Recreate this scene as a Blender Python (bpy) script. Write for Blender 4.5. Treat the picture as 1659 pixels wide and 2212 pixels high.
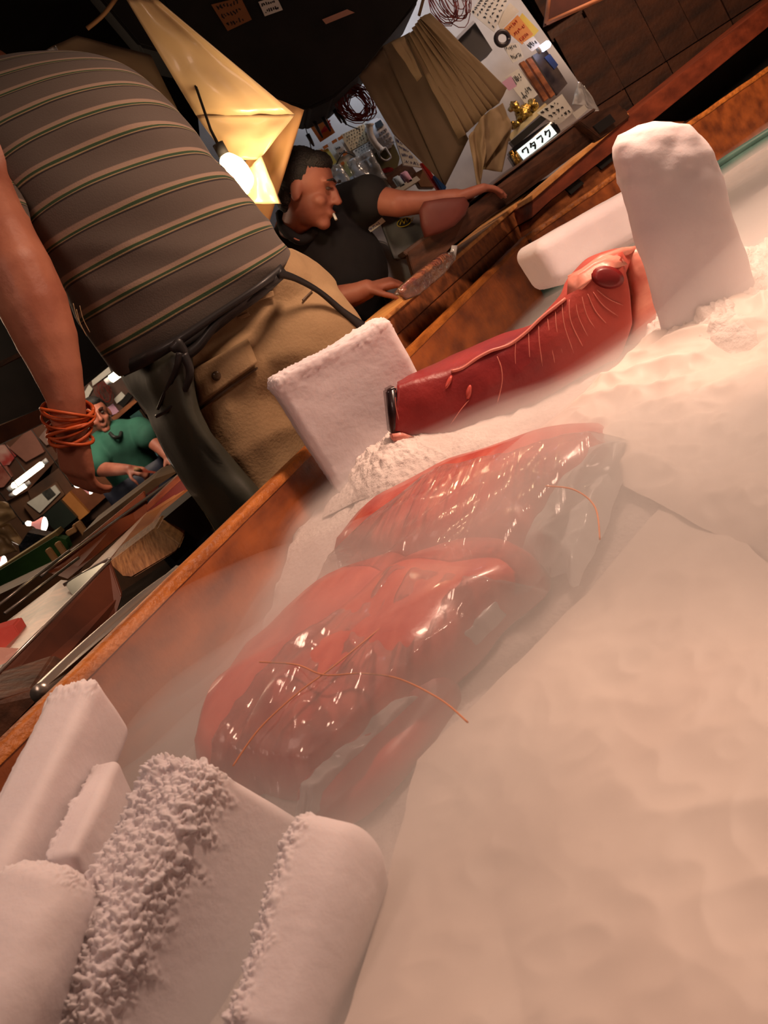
import bpy, bmesh, math, random
from mathutils import Vector, Matrix, noise

for _o in list(bpy.data.objects): bpy.data.objects.remove(_o)
SC = bpy.context.scene
COL = SC.collection
R = math.radians
random.seed(7)

# ---------------------------------------------------------------- camera (hand-held, strongly rolled)
F = 2100.0
ROLL = R(33); PIT = math.atan(466 / F)
CAM = Vector((0, 0, .98))
_R0 = Vector((1, 0, 0)); _U0 = Vector((0, math.sin(PIT), math.cos(PIT))); _FW = Vector((0, math.cos(PIT), -math.sin(PIT)))
_XC = math.cos(ROLL) * _R0 - math.sin(ROLL) * _U0
_YC = math.sin(ROLL) * _R0 + math.cos(ROLL) * _U0
cd = bpy.data.cameras.new('camera'); cam = bpy.data.objects.new('camera', cd); COL.objects.link(cam)
cd.lens = F / 2212 * 36; cd.sensor_width = 36; cd.clip_start = .02; cd.clip_end = 60
_m = Matrix((_XC, _YC, -_FW)).transposed().to_4x4(); _m.translation = CAM
cam.matrix_world = _m
SC.camera = cam
cd.dof.use_dof = True; cd.dof.focus_distance = 1.75; cd.dof.aperture_fstop = 14.0

# ---------------------------------------------------------------- world, lights, exposure
w = bpy.data.worlds.new('market_air'); SC.world = w; w.use_nodes = True
w.node_tree.nodes['Background'].inputs[0].default_value = (.55, .36, .25, 1)
w.node_tree.nodes['Background'].inputs[1].default_value = .06

def area(name, loc, target, size, power, col, sy=None, spread=180):
    l = bpy.data.lights.new(name, 'AREA'); l.energy = power; l.color = col; l.spread = R(spread)
    l.size = size
    if sy: l.shape = 'RECTANGLE'; l.size_y = sy
    o = bpy.data.objects.new(name, l); COL.objects.link(o)
    o.location = loc; o.rotation_euler = (Vector(target) - Vector(loc)).to_track_quat('-Z', 'Y').to_euler()
    return o
def point(name, loc, power, col, rad=.03):
    l = bpy.data.lights.new(name, 'POINT'); l.energy = power; l.color = col; l.shadow_soft_size = rad
    o = bpy.data.objects.new(name, l); COL.objects.link(o); o.location = loc
    return o
WARM = (1, .64, .43)
area('chest_lamp_light', (.98, 1.5, 2.08), (.82, 1.4, .6), .35, 34, (1, .63, .45), spread=150)          # warm lamp hanging over the far part of the chest
area('added_left_fill', (-.75, .55, 2.2), (-.2, 1.2, .6), .5, 6.2, (1, .66, .52))        # added unseen fill, brightens the left logs and the square slab
area('added_bench_fill', (2.3, 3.2, 2.3), (2.2, 4.3, .8), .3, 20, WARM, spread=130)      # added unseen light to brighten the far chest wall and the planks
area('aisle_light', (-1.6, 2.2, 2.45), (-.3, 2.3, .9), .6, 1.3, (1, .62, .42))
area('counter_tube_light', (.62, 3.72, 2.02), (.6, 3.9, 1.2), .9, 9, (.72, .84, 1), .08)
SC.view_settings.view_transform = 'Standard'; SC.view_settings.look = 'None'
SC.view_settings.exposure = .0; SC.view_settings.gamma = 1
SC.view_settings.use_curve_mapping = False
SC.cycles.use_adaptive_sampling = True; SC.cycles.adaptive_threshold = .1
SC.cycles.use_denoising = True
SC.cycles.max_bounces = 6; SC.cycles.diffuse_bounces = 2; SC.cycles.glossy_bounces = 2
SC.cycles.transmission_bounces = 5; SC.cycles.transparent_max_bounces = 10; SC.cycles.volume_bounces = 1
SC.cycles.caustics_reflective = False; SC.cycles.caustics_refractive = False
SC.cycles.sample_clamp_indirect = 4

# ---------------------------------------------------------------- measuring helpers: picture position + distance -> point in the place
def ray(x, y): return _FW + _XC * ((x - 829.5) / F) - _YC * ((y - 1106) / F)
def at(x, y, Y):
    d = ray(x, y); return CAM + d * (Y / d.y)
def atz(x, y, Z):
    d = ray(x, y); return CAM + d * ((Z - CAM.z) / d.z)
def px(r, Y): return r * Y / F                  # picture pixels to metres at distance Y
def onplane(x, y, a, b):                         # vertical plane through a and b
    n = Vector((-(b - a).y, (b - a).x, 0)); d = ray(x, y)
    return CAM + d * ((a - CAM).dot(n) / d.dot(n))
def fbm(p, o=4): return noise.fractal(p, 1.0, 2.0, o)

# ---------------------------------------------------------------- materials
def lin(c):
    return tuple(((v / 255) / 12.92 if v / 255 <= .04045 else ((v / 255 + .055) / 1.055) ** 2.4) for v in c)
MATS = {}
def mat(name, c, c2=None, rough=.6, metal=0, scale=8, stretch=None, rot=0, bump=0, bscale=60, sss=0, alpha=1, emit=0, coat=0, spec=.5, detail=5, lo=.35, hi=.65, trans=0, ior=1.45):
    if name in MATS: return MATS[name]
    m = bpy.data.materials.new(name); m.use_nodes = True; MATS[name] = m
    nt = m.node_tree; N = nt.nodes; L = nt.links; b = N['Principled BSDF']
    c = lin(c); c2 = lin(c2) if c2 else tuple(v * .8 for v in c)
    tc = N.new('ShaderNodeTexCoord'); mp = N.new('ShaderNodeMapping')
    L.new(tc.outputs['Object'], mp.inputs[0])
    mp.inputs['Rotation'].default_value = (0, 0, rot)
    if stretch: mp.inputs['Scale'].default_value = stretch
    if stretch and rot:                            # turn first, then stretch along the turned axis
        mp.inputs['Scale'].default_value = (1, 1, 1)
        mp2 = N.new('ShaderNodeMapping'); L.new(mp.outputs[0], mp2.inputs[0]); mp2.inputs['Scale'].default_value = stretch; mp = mp2
    n = N.new('ShaderNodeTexNoise'); n.inputs['Scale'].default_value = scale; n.inputs['Detail'].default_value = detail
    L.new(mp.outputs[0], n.inputs['Vector'])
    r = N.new('ShaderNodeValToRGB'); r.color_ramp.elements[0].position = lo; r.color_ramp.elements[1].position = hi
    r.color_ramp.elements[0].color = (*c2, 1); r.color_ramp.elements[1].color = (*c, 1)
    L.new(n.outputs[0], r.inputs[0]); L.new(r.outputs[0], b.inputs['Base Color'])
    b.inputs['Roughness'].default_value = rough; b.inputs['Metallic'].default_value = metal
    b.inputs['Specular IOR Level'].default_value = spec; b.inputs['IOR'].default_value = ior
    if sss and 'ice' in name:
        b.inputs['Subsurface Weight'].default_value = sss; b.inputs['Subsurface Radius'].default_value = (1, .8, .7); b.inputs['Subsurface Scale'].default_value = .03
    if coat: b.inputs['Coat Weight'].default_value = coat; b.inputs['Coat Roughness'].default_value = .08
    if alpha < 1: b.inputs['Alpha'].default_value = alpha
    if trans: b.inputs['Transmission Weight'].default_value = trans
    if emit: L.new(r.outputs[0], b.inputs['Emission Color']); b.inputs['Emission Strength'].default_value = emit
    if bump:
        n2 = N.new('ShaderNodeTexNoise'); n2.inputs['Scale'].default_value = bscale; n2.inputs['Detail'].default_value = 6
        L.new(tc.outputs['Object'], n2.inputs['Vector'])
        bp = N.new('ShaderNodeBump'); bp.inputs['Strength'].default_value = bump; bp.inputs['Distance'].default_value = .01
        L.new(n2.outputs[0], bp.inputs['Height']); L.new(bp.outputs[0], b.inputs['Normal'])
    return m
def emis(name, c, s):
    if name in MATS: return MATS[name]
    m = bpy.data.materials.new(name); m.use_nodes = True; MATS[name] = m
    b = m.node_tree.nodes['Principled BSDF']; b.inputs['Base Color'].default_value = (*lin(c), 1)
    b.inputs['Emission Color'].default_value = (*lin(c), 1); b.inputs['Emission Strength'].default_value = s
    return m
def film(name, tint=(1, 1, 1), gloss=.5, white=.12, rough=.08, bump=.6, bscale=14, stretch=(1, 1, 1), rot=0):   # clear plastic film: see-through, a little milky, glossy
    if name in MATS: return MATS[name]
    m = bpy.data.materials.new(name); m.use_nodes = True; MATS[name] = m
    nt = m.node_tree; N = nt.nodes; L = nt.links; N.remove(N['Principled BSDF']); out = N['Material Output']
    tr = N.new('ShaderNodeBsdfTransparent'); tr.inputs[0].default_value = (*tint, 1)
    df = N.new('ShaderNodeBsdfTranslucent'); df.inputs[0].default_value = (.85, .85, .85, 1)
    dd = N.new('ShaderNodeBsdfDiffuse'); dd.inputs[0].default_value = (.85, .85, .85, 1)
    ad = N.new('ShaderNodeMixShader'); ad.inputs[0].default_value = .12; L.new(dd.outputs[0], ad.inputs[1]); L.new(df.outputs[0], ad.inputs[2])
    gl = N.new('ShaderNodeBsdfGlossy'); gl.inputs['Roughness'].default_value = rough
    tc = N.new('ShaderNodeTexCoord'); mp = N.new('ShaderNodeMapping'); mp.inputs['Rotation'].default_value = (0, 0, rot); mp2 = N.new('ShaderNodeMapping'); mp2.inputs['Scale'].default_value = stretch
    L.new(tc.outputs['Object'], mp.inputs[0]); L.new(mp.outputs[0], mp2.inputs[0])
    n = N.new('ShaderNodeTexNoise'); n.inputs['Scale'].default_value = bscale; n.inputs['Detail'].default_value = 3
    L.new(mp2.outputs[0], n.inputs['Vector'])
    bp = N.new('ShaderNodeBump'); bp.inputs['Strength'].default_value = bump; bp.inputs['Distance'].default_value = .01
    L.new(n.outputs[0], bp.inputs['Height'])
    for s in (gl, dd): L.new(bp.outputs[0], s.inputs['Normal'])
    a = N.new('ShaderNodeMixShader'); a.inputs[0].default_value = white; L.new(tr.outputs[0], a.inputs[1]); L.new(ad.outputs[0], a.inputs[2])
    fr = N.new('ShaderNodeFresnel'); fr.inputs[0].default_value = 1.5; L.new(bp.outputs[0], fr.inputs['Normal'])
    mu = N.new('ShaderNodeMath'); mu.operation = 'MULTIPLY'; mu.inputs[1].default_value = gloss * 2; mu.use_clamp = True; L.new(fr.outputs[0], mu.inputs[0])
    b = N.new('ShaderNodeMixShader'); L.new(mu.outputs[0], b.inputs[0]); L.new(a.outputs[0], b.inputs[1]); L.new(gl.outputs[0], b.inputs[2])
    L.new(b.outputs[0], out.inputs[0])
    return m
def mist_mat(name, dens, col=(.97, .95, .94), an=.15):
    m = bpy.data.materials.new(name); m.use_nodes = True; nt = m.node_tree; N = nt.nodes; N.remove(N['Principled BSDF'])
    v = N.new('ShaderNodeVolumeScatter'); v.inputs['Color'].default_value = (*col, 1); v.inputs['Density'].default_value = dens; v.inputs['Anisotropy'].default_value = an
    nt.links.new(v.outputs[0], N['Material Output'].inputs['Volume'])
    return m

DIRA = R(-60)        # grain turned along the chest's long wall
ICE = mat('dry_ice', (236, 226, 228), (222, 212, 216), rough=.62, scale=5, bump=.12, bscale=90, sss=.35, coat=0)
ICER = mat('frosty_dry_ice', (240, 232, 236), (214, 206, 216), rough=.75, scale=14, bump=.9, bscale=130, sss=.3)
SNOW = mat('crushed_ice', (240, 228, 222), (222, 208, 202), rough=.6, scale=20, bump=.6, bscale=110, sss=0)
WOODC = mat('chest_wood', (176, 96, 42), (104, 50, 22), rough=.5, scale=6, stretch=(1.2, 5, 3), rot=DIRA, bump=.25, bscale=50, lo=.3, hi=.7, detail=8)
WOODR = mat('rim_wood', (196, 118, 48), (140, 76, 28), rough=.5, scale=9, stretch=(1, 8, 6), rot=DIRA, bump=.5, bscale=80, detail=8)
WOODD = mat('dark_wood', (92, 56, 36), (54, 32, 20), rough=.6, scale=7, stretch=(1, 6, 6), bump=.2)
WOODM = mat('brown_wood', (172, 102, 56), (112, 62, 34), rough=.55, scale=6, stretch=(1, 5, 5), bump=.25)
WOODL = mat('pale_wood', (232, 168, 98), (196, 130, 70), rough=.55, scale=8, stretch=(1, 5, 5), bump=.25)
WOODP = mat('wall_plank_wood', (86, 48, 26), (44, 24, 15), rough=.7, scale=4, stretch=(1, 1, 3), bump=.3)
BLACK = mat('flat_black', (26, 22, 20), (15, 13, 12), rough=.8)  # near-black tone shared by dark boards, cords and sockets
CEIL = mat('dark_ceiling', (34, 26, 20), (20, 15, 12), rough=.9, scale=3)  # very dark brown for the ceiling and outer walls
CONC = mat('wet_concrete', (70, 62, 56), (46, 40, 36), rough=.4, scale=4)
PLAS = mat('painted_wall', (196, 196, 196), (176, 176, 178), rough=.7)
PAPER = mat('white_paper', (226, 224, 216), (208, 206, 198), rough=.8)
KRAFT = mat('kraft_paper', (174, 150, 116), (158, 134, 100), rough=.75, scale=5)
KRAFTD = mat('dark_kraft_paper', (122, 102, 80), (108, 90, 70), rough=.8, scale=5)
CREAM = mat('cream_sheet', (206, 178, 136), (188, 158, 116), rough=.35, scale=4, coat=.3, bump=.1, bscale=8)
STEEL = mat('stainless_steel', (205, 195, 186), (176, 166, 156), rough=.3, metal=.75, scale=5)
INK = mat('ink', (30, 28, 32), rough=.7)
INKB = mat('blue_ink', (70, 74, 130), rough=.7)
ORANGE = mat('orange_rubber', (206, 92, 38), (170, 66, 26), rough=.5, scale=30, sss=.2)
SKIN = mat('skin', (180, 118, 92), (158, 96, 74), rough=.5, scale=12, bump=.08, bscale=120, sss=.15)
SKIND = mat('ruddy_skin', (166, 104, 84), (142, 82, 66), rough=.55, scale=12, sss=.15)
HAIR = mat('black_hair', (34, 28, 26), (20, 17, 16), rough=.6, scale=60, bump=.5, bscale=200)
TEAL = mat('teal_plastic', (96, 134, 124), (74, 110, 104), rough=.4)

# ---------------------------------------------------------------- object helpers
def tag(o, label=None, cat=None, group=None, kind=None):
    if label: o['label'] = label
    if cat: o['category'] = cat
    if group: o['group'] = group
    if kind: o['kind'] = kind
    return o
def thing(name, loc, label, cat, group=None):
    o = bpy.data.objects.new(name, None); COL.objects.link(o); o.location = Vector(loc); o.empty_display_size = .05
    return tag(o, label, cat, group)
def wloc(p):
    v = Vector((0, 0, 0))
    while p is not None: v = v + p.location; p = p.parent
    return v
def obj(name, bm, m, parent=None, smooth=True, label=None, cat=None, group=None, kind=None, fix=True):
    if isinstance(bm, bpy.types.Mesh): me = bm
    else:
        if fix: bmesh.ops.recalc_face_normals(bm, faces=bm.faces)
        me = bpy.data.meshes.new(name); bm.to_mesh(me); bm.free()
    me.materials.clear()
    for k in (m if isinstance(m, (list, tuple)) else [m]): me.materials.append(k)
    if smooth:
        for p in me.polygons: p.use_smooth = True
    o = bpy.data.objects.new(name, me); COL.objects.link(o)
    vs = [v.co for v in me.vertices]
    lo = Vector((min(v.x for v in vs), min(v.y for v in vs), min(v.z for v in vs))); hi = Vector((max(v.x for v in vs), max(v.y for v in vs), max(v.z for v in vs)))
    base = Vector(((lo.x + hi.x) / 2, (lo.y + hi.y) / 2, lo.z))
    me.transform(Matrix.Translation(-base))
    o.location = base - wloc(parent)
    if parent: o.parent = parent
    return tag(o, label, cat, group, kind)
def BM(): return bmesh.new()
def prism(bm, pts, d):
    """closed prism: polygon pts extruded by vector d"""
    a = [bm.verts.new(p) for p in pts]; b = [bm.verts.new(Vector(p) + d) for p in pts]
    bm.faces.new(a); bm.faces.new(b[::-1])
    n = len(pts)
    for i in range(n): bm.faces.new((a[i], b[i], b[(i + 1) % n], a[(i + 1) % n]))
    return bm
def rp(pts, Y):
    """picture polygon -> points; Y is one distance or each point carries its own"""
    return [at(p[0], p[1], p[2] if len(p) > 2 else Y) for p in pts]
def slab(name, pts, Y, t, m, parent=None, bevel=0, dirv=None, smooth=False, **k):
    P = rp(pts, Y); bm = BM()
    prism(bm, P, (dirv or Vector((0, 1, 0))) * t)
    if bevel: bmesh.ops.bevel(bm, geom=bm.edges[:], offset=bevel, segments=2, affect='EDGES', clamp_overlap=True)
    return obj(name, bm, m, parent, smooth, **k)
def box(bm, c, ax, ay, az):
    c = Vector(c); P = [c + ax * i + ay * j + az * k for k in (-1, 1) for i, j in ((-1, -1), (1, -1), (1, 1), (-1, 1))]
    v = [bm.verts.new(p) for p in P]
    for f in ((3, 2, 1, 0), (4, 5, 6, 7), (0, 1, 5, 4), (1, 2, 6, 5), (2, 3, 7, 6), (3, 0, 4, 7)): bm.faces.new([v[i] for i in f])
    return bm
def tube(bm, pts, rad, seg=8, caps=True):
    pts = [Vector(p) for p in pts]; n = len(pts); rings = []
    up = Vector((.13, .31, .94))
    for i, p in enumerate(pts):
        t = (pts[min(i + 1, n - 1)] - pts[max(i - 1, 0)]).normalized()
        s = t.cross(up)
        s = s.normalized() if s.length > 1e-4 else Vector((1, 0, 0))
        q = s.cross(t); r = rad[i] if isinstance(rad, (list, tuple)) else rad
        rings.append([bm.verts.new(p + (s * math.cos(2 * math.pi * k / seg) + q * math.sin(2 * math.pi * k / seg)) * r) for k in range(seg)])
    for a, b in zip(rings, rings[1:]):
        for k in range(seg): bm.faces.new((a[k], a[(k + 1) % seg], b[(k + 1) % seg], b[k]))
    if caps: bm.faces.new(rings[0][::-1]); bm.faces.new(rings[-1])
    return bm
def smoothline(pts, n=6):
    """Catmull-Rom through the points (vectors or tuples)"""
    P = [Vector(p) for p in pts]; out = []
    for i in range(len(P) - 1):
        a = P[max(i - 1, 0)]; b = P[i]; c = P[i + 1]; d = P[min(i + 2, len(P) - 1)]
        for k in range(n):
            t = k / n
            out.append(.5 * ((2 * b) + (c - a) * t + (2 * a - 5 * b + 4 * c - d) * t * t + (3 * b - a - 3 * c + d) * t ** 3))
    out.append(P[-1]); return out
def line(bm, pts, Y, r, seg=6, n=5): return tube(bm, smoothline(rp(pts, Y), n), r, seg)
def rbox(c, ax, ay, az, r, n=30, disp=None):
    """rounded box from six grids, r = corner radius in metres; disp(u,v,w,p,nrm) -> displacement along the normal"""
    bm = BM(); la, lb, lc = ax.length, ay.length, az.length
    ua, ub, uc = ax / la, ay / lb, az / lc; vm = {}; c = Vector(c)
    def vert(q):
        key = (round(q[0], 5), round(q[1], 5), round(q[2], 5))
        if key in vm: return vm[key]
        L = (q[0] * la, q[1] * lb, q[2] * lc); h = (la, lb, lc)
        inn = [max(-(h[i] - r), min(h[i] - r, L[i])) for i in range(3)]
        d = Vector([L[i] - inn[i] for i in range(3)])
        nn = d.normalized() if d.length > 1e-6 else Vector((0, 0, 1))
        P = Vector(inn) + nn * r; p = c + ua * P[0] + ub * P[1] + uc * P[2]; wn = ua * nn[0] + ub * nn[1] + uc * nn[2]
        if disp: p = p + wn * disp(q[0], q[1], q[2], p, wn)
        vm[key] = bm.verts.new(p); return vm[key]
    def warp(t): return math.sin(t * math.pi / 2) * .35 + t * .65       # denser near the edges
    g = [warp(-1 + 2 * i / n) for i in range(n + 1)]
    for ax_ in range(3):
        for s in (-1, 1):
            for i in range(n):
                for j in range(n):
                    qs = []
                    for a, b in ((i, j), (i + 1, j), (i + 1, j + 1), (i, j + 1)):
                        q = [0, 0, 0]; q[ax_] = s; q[(ax_ + 1) % 3] = g[a]; q[(ax_ + 2) % 3] = g[b]; qs.append(vert(q))
                    if len(set(qs)) == 4: bm.faces.new(qs)
    return bm
def grid(fn, nu, nv, thick=0):
    """sheet fn(u,v)->point; thick closes it into a solid"""
    bm = BM(); V = [[bm.verts.new(fn(i / nu, j / nv)) for j in range(nv + 1)] for i in range(nu + 1)]
    for i in range(nu):
        for j in range(nv): bm.faces.new((V[i][j], V[i + 1][j], V[i + 1][j + 1], V[i][j + 1]))
    if thick:
        bm.normal_update(); bmesh.ops.solidify(bm, geom=bm.faces[:], thickness=thick)
    return bm
def bil(q, u, v):
    return (q[0] * (1 - u) + q[1] * u) * (1 - v) + (q[3] * (1 - u) + q[2] * u) * v
def loft(rings, closed=True, caps=True):
    bm = BM(); V = [[bm.verts.new(p) for p in r] for r in rings]; n = len(rings[0])
    for a, b in zip(V, V[1:]):
        for k in range(n if closed else n - 1): bm.faces.new((a[k], a[(k + 1) % n], b[(k + 1) % n], b[k]))
    if caps: bm.faces.new(V[0][::-1]); bm.faces.new(V[-1])
    return bm

# organic bodies: overlapping tapered limbs and ellipsoids fused into one skin by a voxel remesh
def limb(bm, a, b, ra, rb):
    a = Vector(a); b = Vector(b); n = 5
    pts = [a.lerp(b, i / n) for i in range(n + 1)]; tube(bm, pts, [ra + (rb - ra) * i / n for i in range(n + 1)], 14)
    ball(bm, a, (ra,) * 3); ball(bm, b, (rb,) * 3)
def ball(bm, c, rad, M=None):
    m4 = (M.to_4x4() if M else Matrix.Identity(4)); S = Matrix.Diagonal((*rad, 1))
    bmesh.ops.create_icosphere(bm, subdivisions=3, radius=1, matrix=Matrix.Translation(Vector(c)) @ m4 @ S)
def chain(bm, P):
    for a, b in zip(P, P[1:]): limb(bm, a[0], b[0], a[1], b[1])
def fuse(bm, voxel=.008, it=5, disp=None):
    me = bpy.data.meshes.new('t'); bm.to_mesh(me); bm.free(); o = bpy.data.objects.new('t', me); COL.objects.link(o)
    a = o.modifiers.new('r', 'REMESH'); a.mode = 'VOXEL'; a.voxel_size = voxel
    s = o.modifiers.new('s', 'SMOOTH'); s.iterations = it; s.factor = .5
    dg = bpy.context.evaluated_depsgraph_get(); out = bpy.data.meshes.new_from_object(o.evaluated_get(dg))
    bpy.data.objects.remove(o)
    if disp:
        nn = [v.normal.copy() for v in out.vertices]
        for v, q in zip(out.vertices, nn): v.co += q * disp(v.co)
    return out
def head(bm, c, M, s=1.0, neck=None):
    """M columns: side, forward, up"""
    def T(p): return Vector(c) + M @ (Vector(p) * s)
    def E(p, r): ball(bm, T(p), tuple(k * s for k in r), M)
    E((0, -.012, .03), (.074, .094, .088)); E((0, .022, -.035), (.056, .066, .078)); E((0, .062, -.098), (.027, .024, .021))
    E((0, .075, .03), (.05, .018, .012))
    for k in (-1, 1):
        E((k * .036, .055, -.03), (.022, .026, .022)); E((k * .075, -.008, -.012), (.009, .019, .032))
    limb(bm, T((0, .088, .015)), T((0, .108, -.028)), .008 * s, .0135 * s)
    E((-.011, .098, -.032), (.008, .01, .007)); E((.011, .098, -.032), (.008, .01, .007))
    E((0, .088, -.06), (.022, .011, .006)); E((0, .087, -.071), (.019, .011, .006))
    limb(bm, T((0, -.015, -.05)), neck if neck is not None else T((0, -.035, -.17)), .052 * s, .06 * s)
    return T
def headparts(parent, T, M, s):
    bm = BM()
    for k in (-1, 1): ball(bm, T((k * .031, .082, .008)), (.013 * s, .008 * s, .006 * s), M)
    obj('eyes', bm, mat('eye', (90, 70, 62), (40, 30, 28), rough=.2), parent)
    bm = BM()
    for k in (-1, 1): tube(bm, [T((k * .014, .097, .03)), T((k * .032, .096, .036)), T((k * .05, .083, .031))], [.0035 * s, .0045 * s, .002 * s], 6)
    obj('eyebrows', bm, HAIR, parent)
    bm = BM(); ball(bm, T((0, -.03, .042)), (.08 * s, .094 * s, .09 * s), M); ball(bm, T((0, .03, .085)), (.06 * s, .045 * s, .036 * s), M); ball(bm, T((0, -.06, -.02)), (.062 * s, .045 * s, .06 * s), M)
    obj('hair', fuse(bm, .006, 3, lambda p: noise.noise(p * 160) * .003), HAIR, parent)
def frame(side, fwd):
    f = Vector(fwd).normalized(); s = Vector(side); s = (s - f * s.dot(f)).normalized(); u = s.cross(f)
    return Matrix((s, f, u)).transposed()
def hand(bm, wrist, d, palm, th, s=1.0, curl=.7, spread=.1):
    """wrist point, d = direction to the knuckles, palm = direction the palm faces, th = side of the thumb"""
    d = Vector(d).normalized(); p = Vector(palm); p = (p - d * p.dot(d)).normalized(); t = d.cross(p)
    if t.dot(Vector(th)) < 0: t = -t
    W = Vector(wrist)
    for k, r in ((-.026, .017), (-.01, .018), (.008, .018), (.024, .018)): limb(bm, W + t * k * .7 * s + d * .012 * s, W + t * k * s + d * .082 * s, .017 * s, r * .78 * s)
    for i, (k, L) in enumerate(((.028, .072), (.01, .08), (-.009, .075), (-.027, .058))):
        q = W + t * k * s + d * .085 * s; a = .25 + curl * .3
        dirv = (d + t * (k * spread * 8)).normalized(); rr = .0088 * s
        for seg, ln in enumerate((.45, .31, .24)):
            v = (dirv * math.cos(a) + p * math.sin(a)); e = q + v * L * ln * s
            limb(bm, q, e, rr, rr * .92); q = e; rr *= .92; a += curl * (1.0 - .15 * i * .3)
    q = W + t * .03 * s + d * .02 * s; v = (t * .75 + d * .6 + p * .25).normalized(); e = q + v * .04 * s; limb(bm, q, e, .014 * s, .011 * s)
    v2 = (t * .25 + d * .85 + p * .4).normalized(); e2 = e + v2 * .032 * s; limb(bm, e, e2, .0108 * s, .0095 * s); limb(bm, e2, e2 + (v2 + p * .3).normalized() * .022 * s, .0095 * s, .0078 * s)
def strokes(name, q, rows, parent, m=INK, seed=1, w=.0012, dens=9, label=None):
    """handwriting: short raised pen strokes on the quad q (tl,tr,br,bl)"""
    rnd = random.Random(seed); bm = BM(); nrm = (q[1] - q[0]).cross(q[3] - q[0]).normalized()
    if nrm.dot(CAM - q[0]) < 0: nrm = -nrm
    rh = 1 / rows
    for r in range(rows):
        x = .06 + rnd.random() * .08; cols = dens
        while x < .9 - rnd.random() * .25:
            cw = .55 / dens
            for s in range(rnd.choice((2, 3, 3))):
                a = (x + rnd.random() * cw, (r + .2 + rnd.random() * .55) * rh); b = (x + rnd.random() * cw, (r + .2 + rnd.random() * .55) * rh)
                A = bil(q, *a) + nrm * .0012; B = bil(q, *b) + nrm * .0012
                if (A - B).length < w: continue
                t = (B - A).normalized(); sd = t.cross(nrm) * w
                v = [bm.verts.new(k) for k in (A - sd, A + sd, B + sd, B - sd)]; bm.faces.new(v)
            x += .9 / dens
    return obj(name, bm, m, parent, False, label=label, fix=False)
def note(name, pts, Y, m, label, cat='note', rows=3, seed=1, t=.002, ink=INK, w=.0011, group=None, dens=8):
    P = rp(pts, Y); o = thing(name, P[3], label, cat, group)
    bm = BM(); prism(bm, P, Vector((0, t, 0))); obj('sheet', bm, m, o, False)
    if rows: strokes('handwriting', P, rows, o, ink, seed, w, dens)
    return o

# ================================================================ the setting
FLOORZ = 0.0
o = obj('floor', box(BM(), (0, 4.5, -.05), Vector((7, 0, 0)), Vector((0, 7, 0)), Vector((0, 0, .05))), CONC, smooth=False, kind='structure')
o = obj('ceiling', box(BM(), (0, 4.5, 2.85), Vector((7, 0, 0)), Vector((0, 7, 0)), Vector((0, 0, .05))), CEIL, smooth=False, kind='structure')
obj('wall_back', box(BM(), (0, 11.4, 1.4), Vector((7, 0, 0)), Vector((0, .06, 0)), Vector((0, 0, 1.4))), CEIL, smooth=False, kind='structure')
obj('wall_left', box(BM(), (-7, 4.5, 1.4), Vector((.05, 0, 0)), Vector((0, 7, 0)), Vector((0, 0, 1.4))), CEIL, smooth=False, kind='structure')
obj('wall_right', box(BM(), (7, 4.5, 1.4), Vector((.05, 0, 0)), Vector((0, 7, 0)), Vector((0, 0, 1.4))), CEIL, smooth=False, kind='structure')

# ================================================================ the wooden chest
RIM = .76
A = atz(0, 1610, RIM); B = atz(1135, 510, RIM); Cc = atz(1659, 145, RIM)
da = (B - A).normalized(); db = (Cc - B).normalized()
A0 = A - da * 1.45; C1 = Cc + db * .8
na = Vector((-da.y, da.x, 0)); nb = Vector((-db.y, db.x, 0))        # outward normals (away from the contents)
chest = thing('ice_chest', (B.x, B.y, 0), 'long brown wooden ice chest full of dry ice and mist in the foreground', 'chest')
def panel(name, p, q, out, z0, z1, t, m):
    z = Vector((0, 0, z1 - z0)); P = [Vector((p.x, p.y, z0)), Vector((q.x, q.y, z0)), Vector((q.x, q.y, z1)), Vector((p.x, p.y, z1))]
    bm = BM(); prism(bm, P, out * t); bmesh.ops.bevel(bm, geom=bm.edges[:], offset=.003, segments=2, affect='EDGES')
    return obj(name, bm, m, chest, False)
panel('long_panel', A0, B, na, 0, RIM - .012, .028, WOODC)
panel('end_panel', B, C1, nb, 0, RIM - .012, .028, WOODC)
N0 = Vector((A0.x + .5, A0.y - .25, 0)); N1 = Vector((C1.x + .2, -.2, 0))
panel('near_panel', A0, N1, (A0 - N1).normalized().cross(Vector((0, 0, 1))) * -1, 0, RIM - .012, .028, WOODC)
panel('side_panel', C1, N1, Vector((1, 0, 0)), 0, RIM - .012, .028, WOODC)
# worn rim strips on top of the panels
def rim(p, q, out, w=.03, seed=3):
    bm = BM(); n = 60; L = (q - p)
    def fn(u, v):
        wob = (noise.noise(Vector((u * L.length * 9, seed, 0))) * .0022)
        ang = v * math.pi
        return p.lerp(q, u) + out * (w / 2 - math.cos(ang) * (w / 2 + .002)) + Vector((0, 0, -.012 + math.sin(ang) ** .5 * .014 + wob - (0 if .05 < v < .95 else .004)))
    return obj('rim_strip', grid(fn, n, 8), WOODR, chest)
rim(A0, B, na); rim(B, C1, nb, seed=8)
# a darker joint where the two panels meet and a second plank joint
bm = BM(); P = onplane(1183, 600, B, Cc); prism(bm, [Vector((B.x, B.y, z)) - nb * k * .002 + db * dx for z, k, dx in ((.4, 1, 0), (.4, 1, .012), (RIM - .02, 1, .012), (RIM - .02, 1, 0))], -nb * .001)
obj('corner_joint', bm, WOODD, chest, False)

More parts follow.
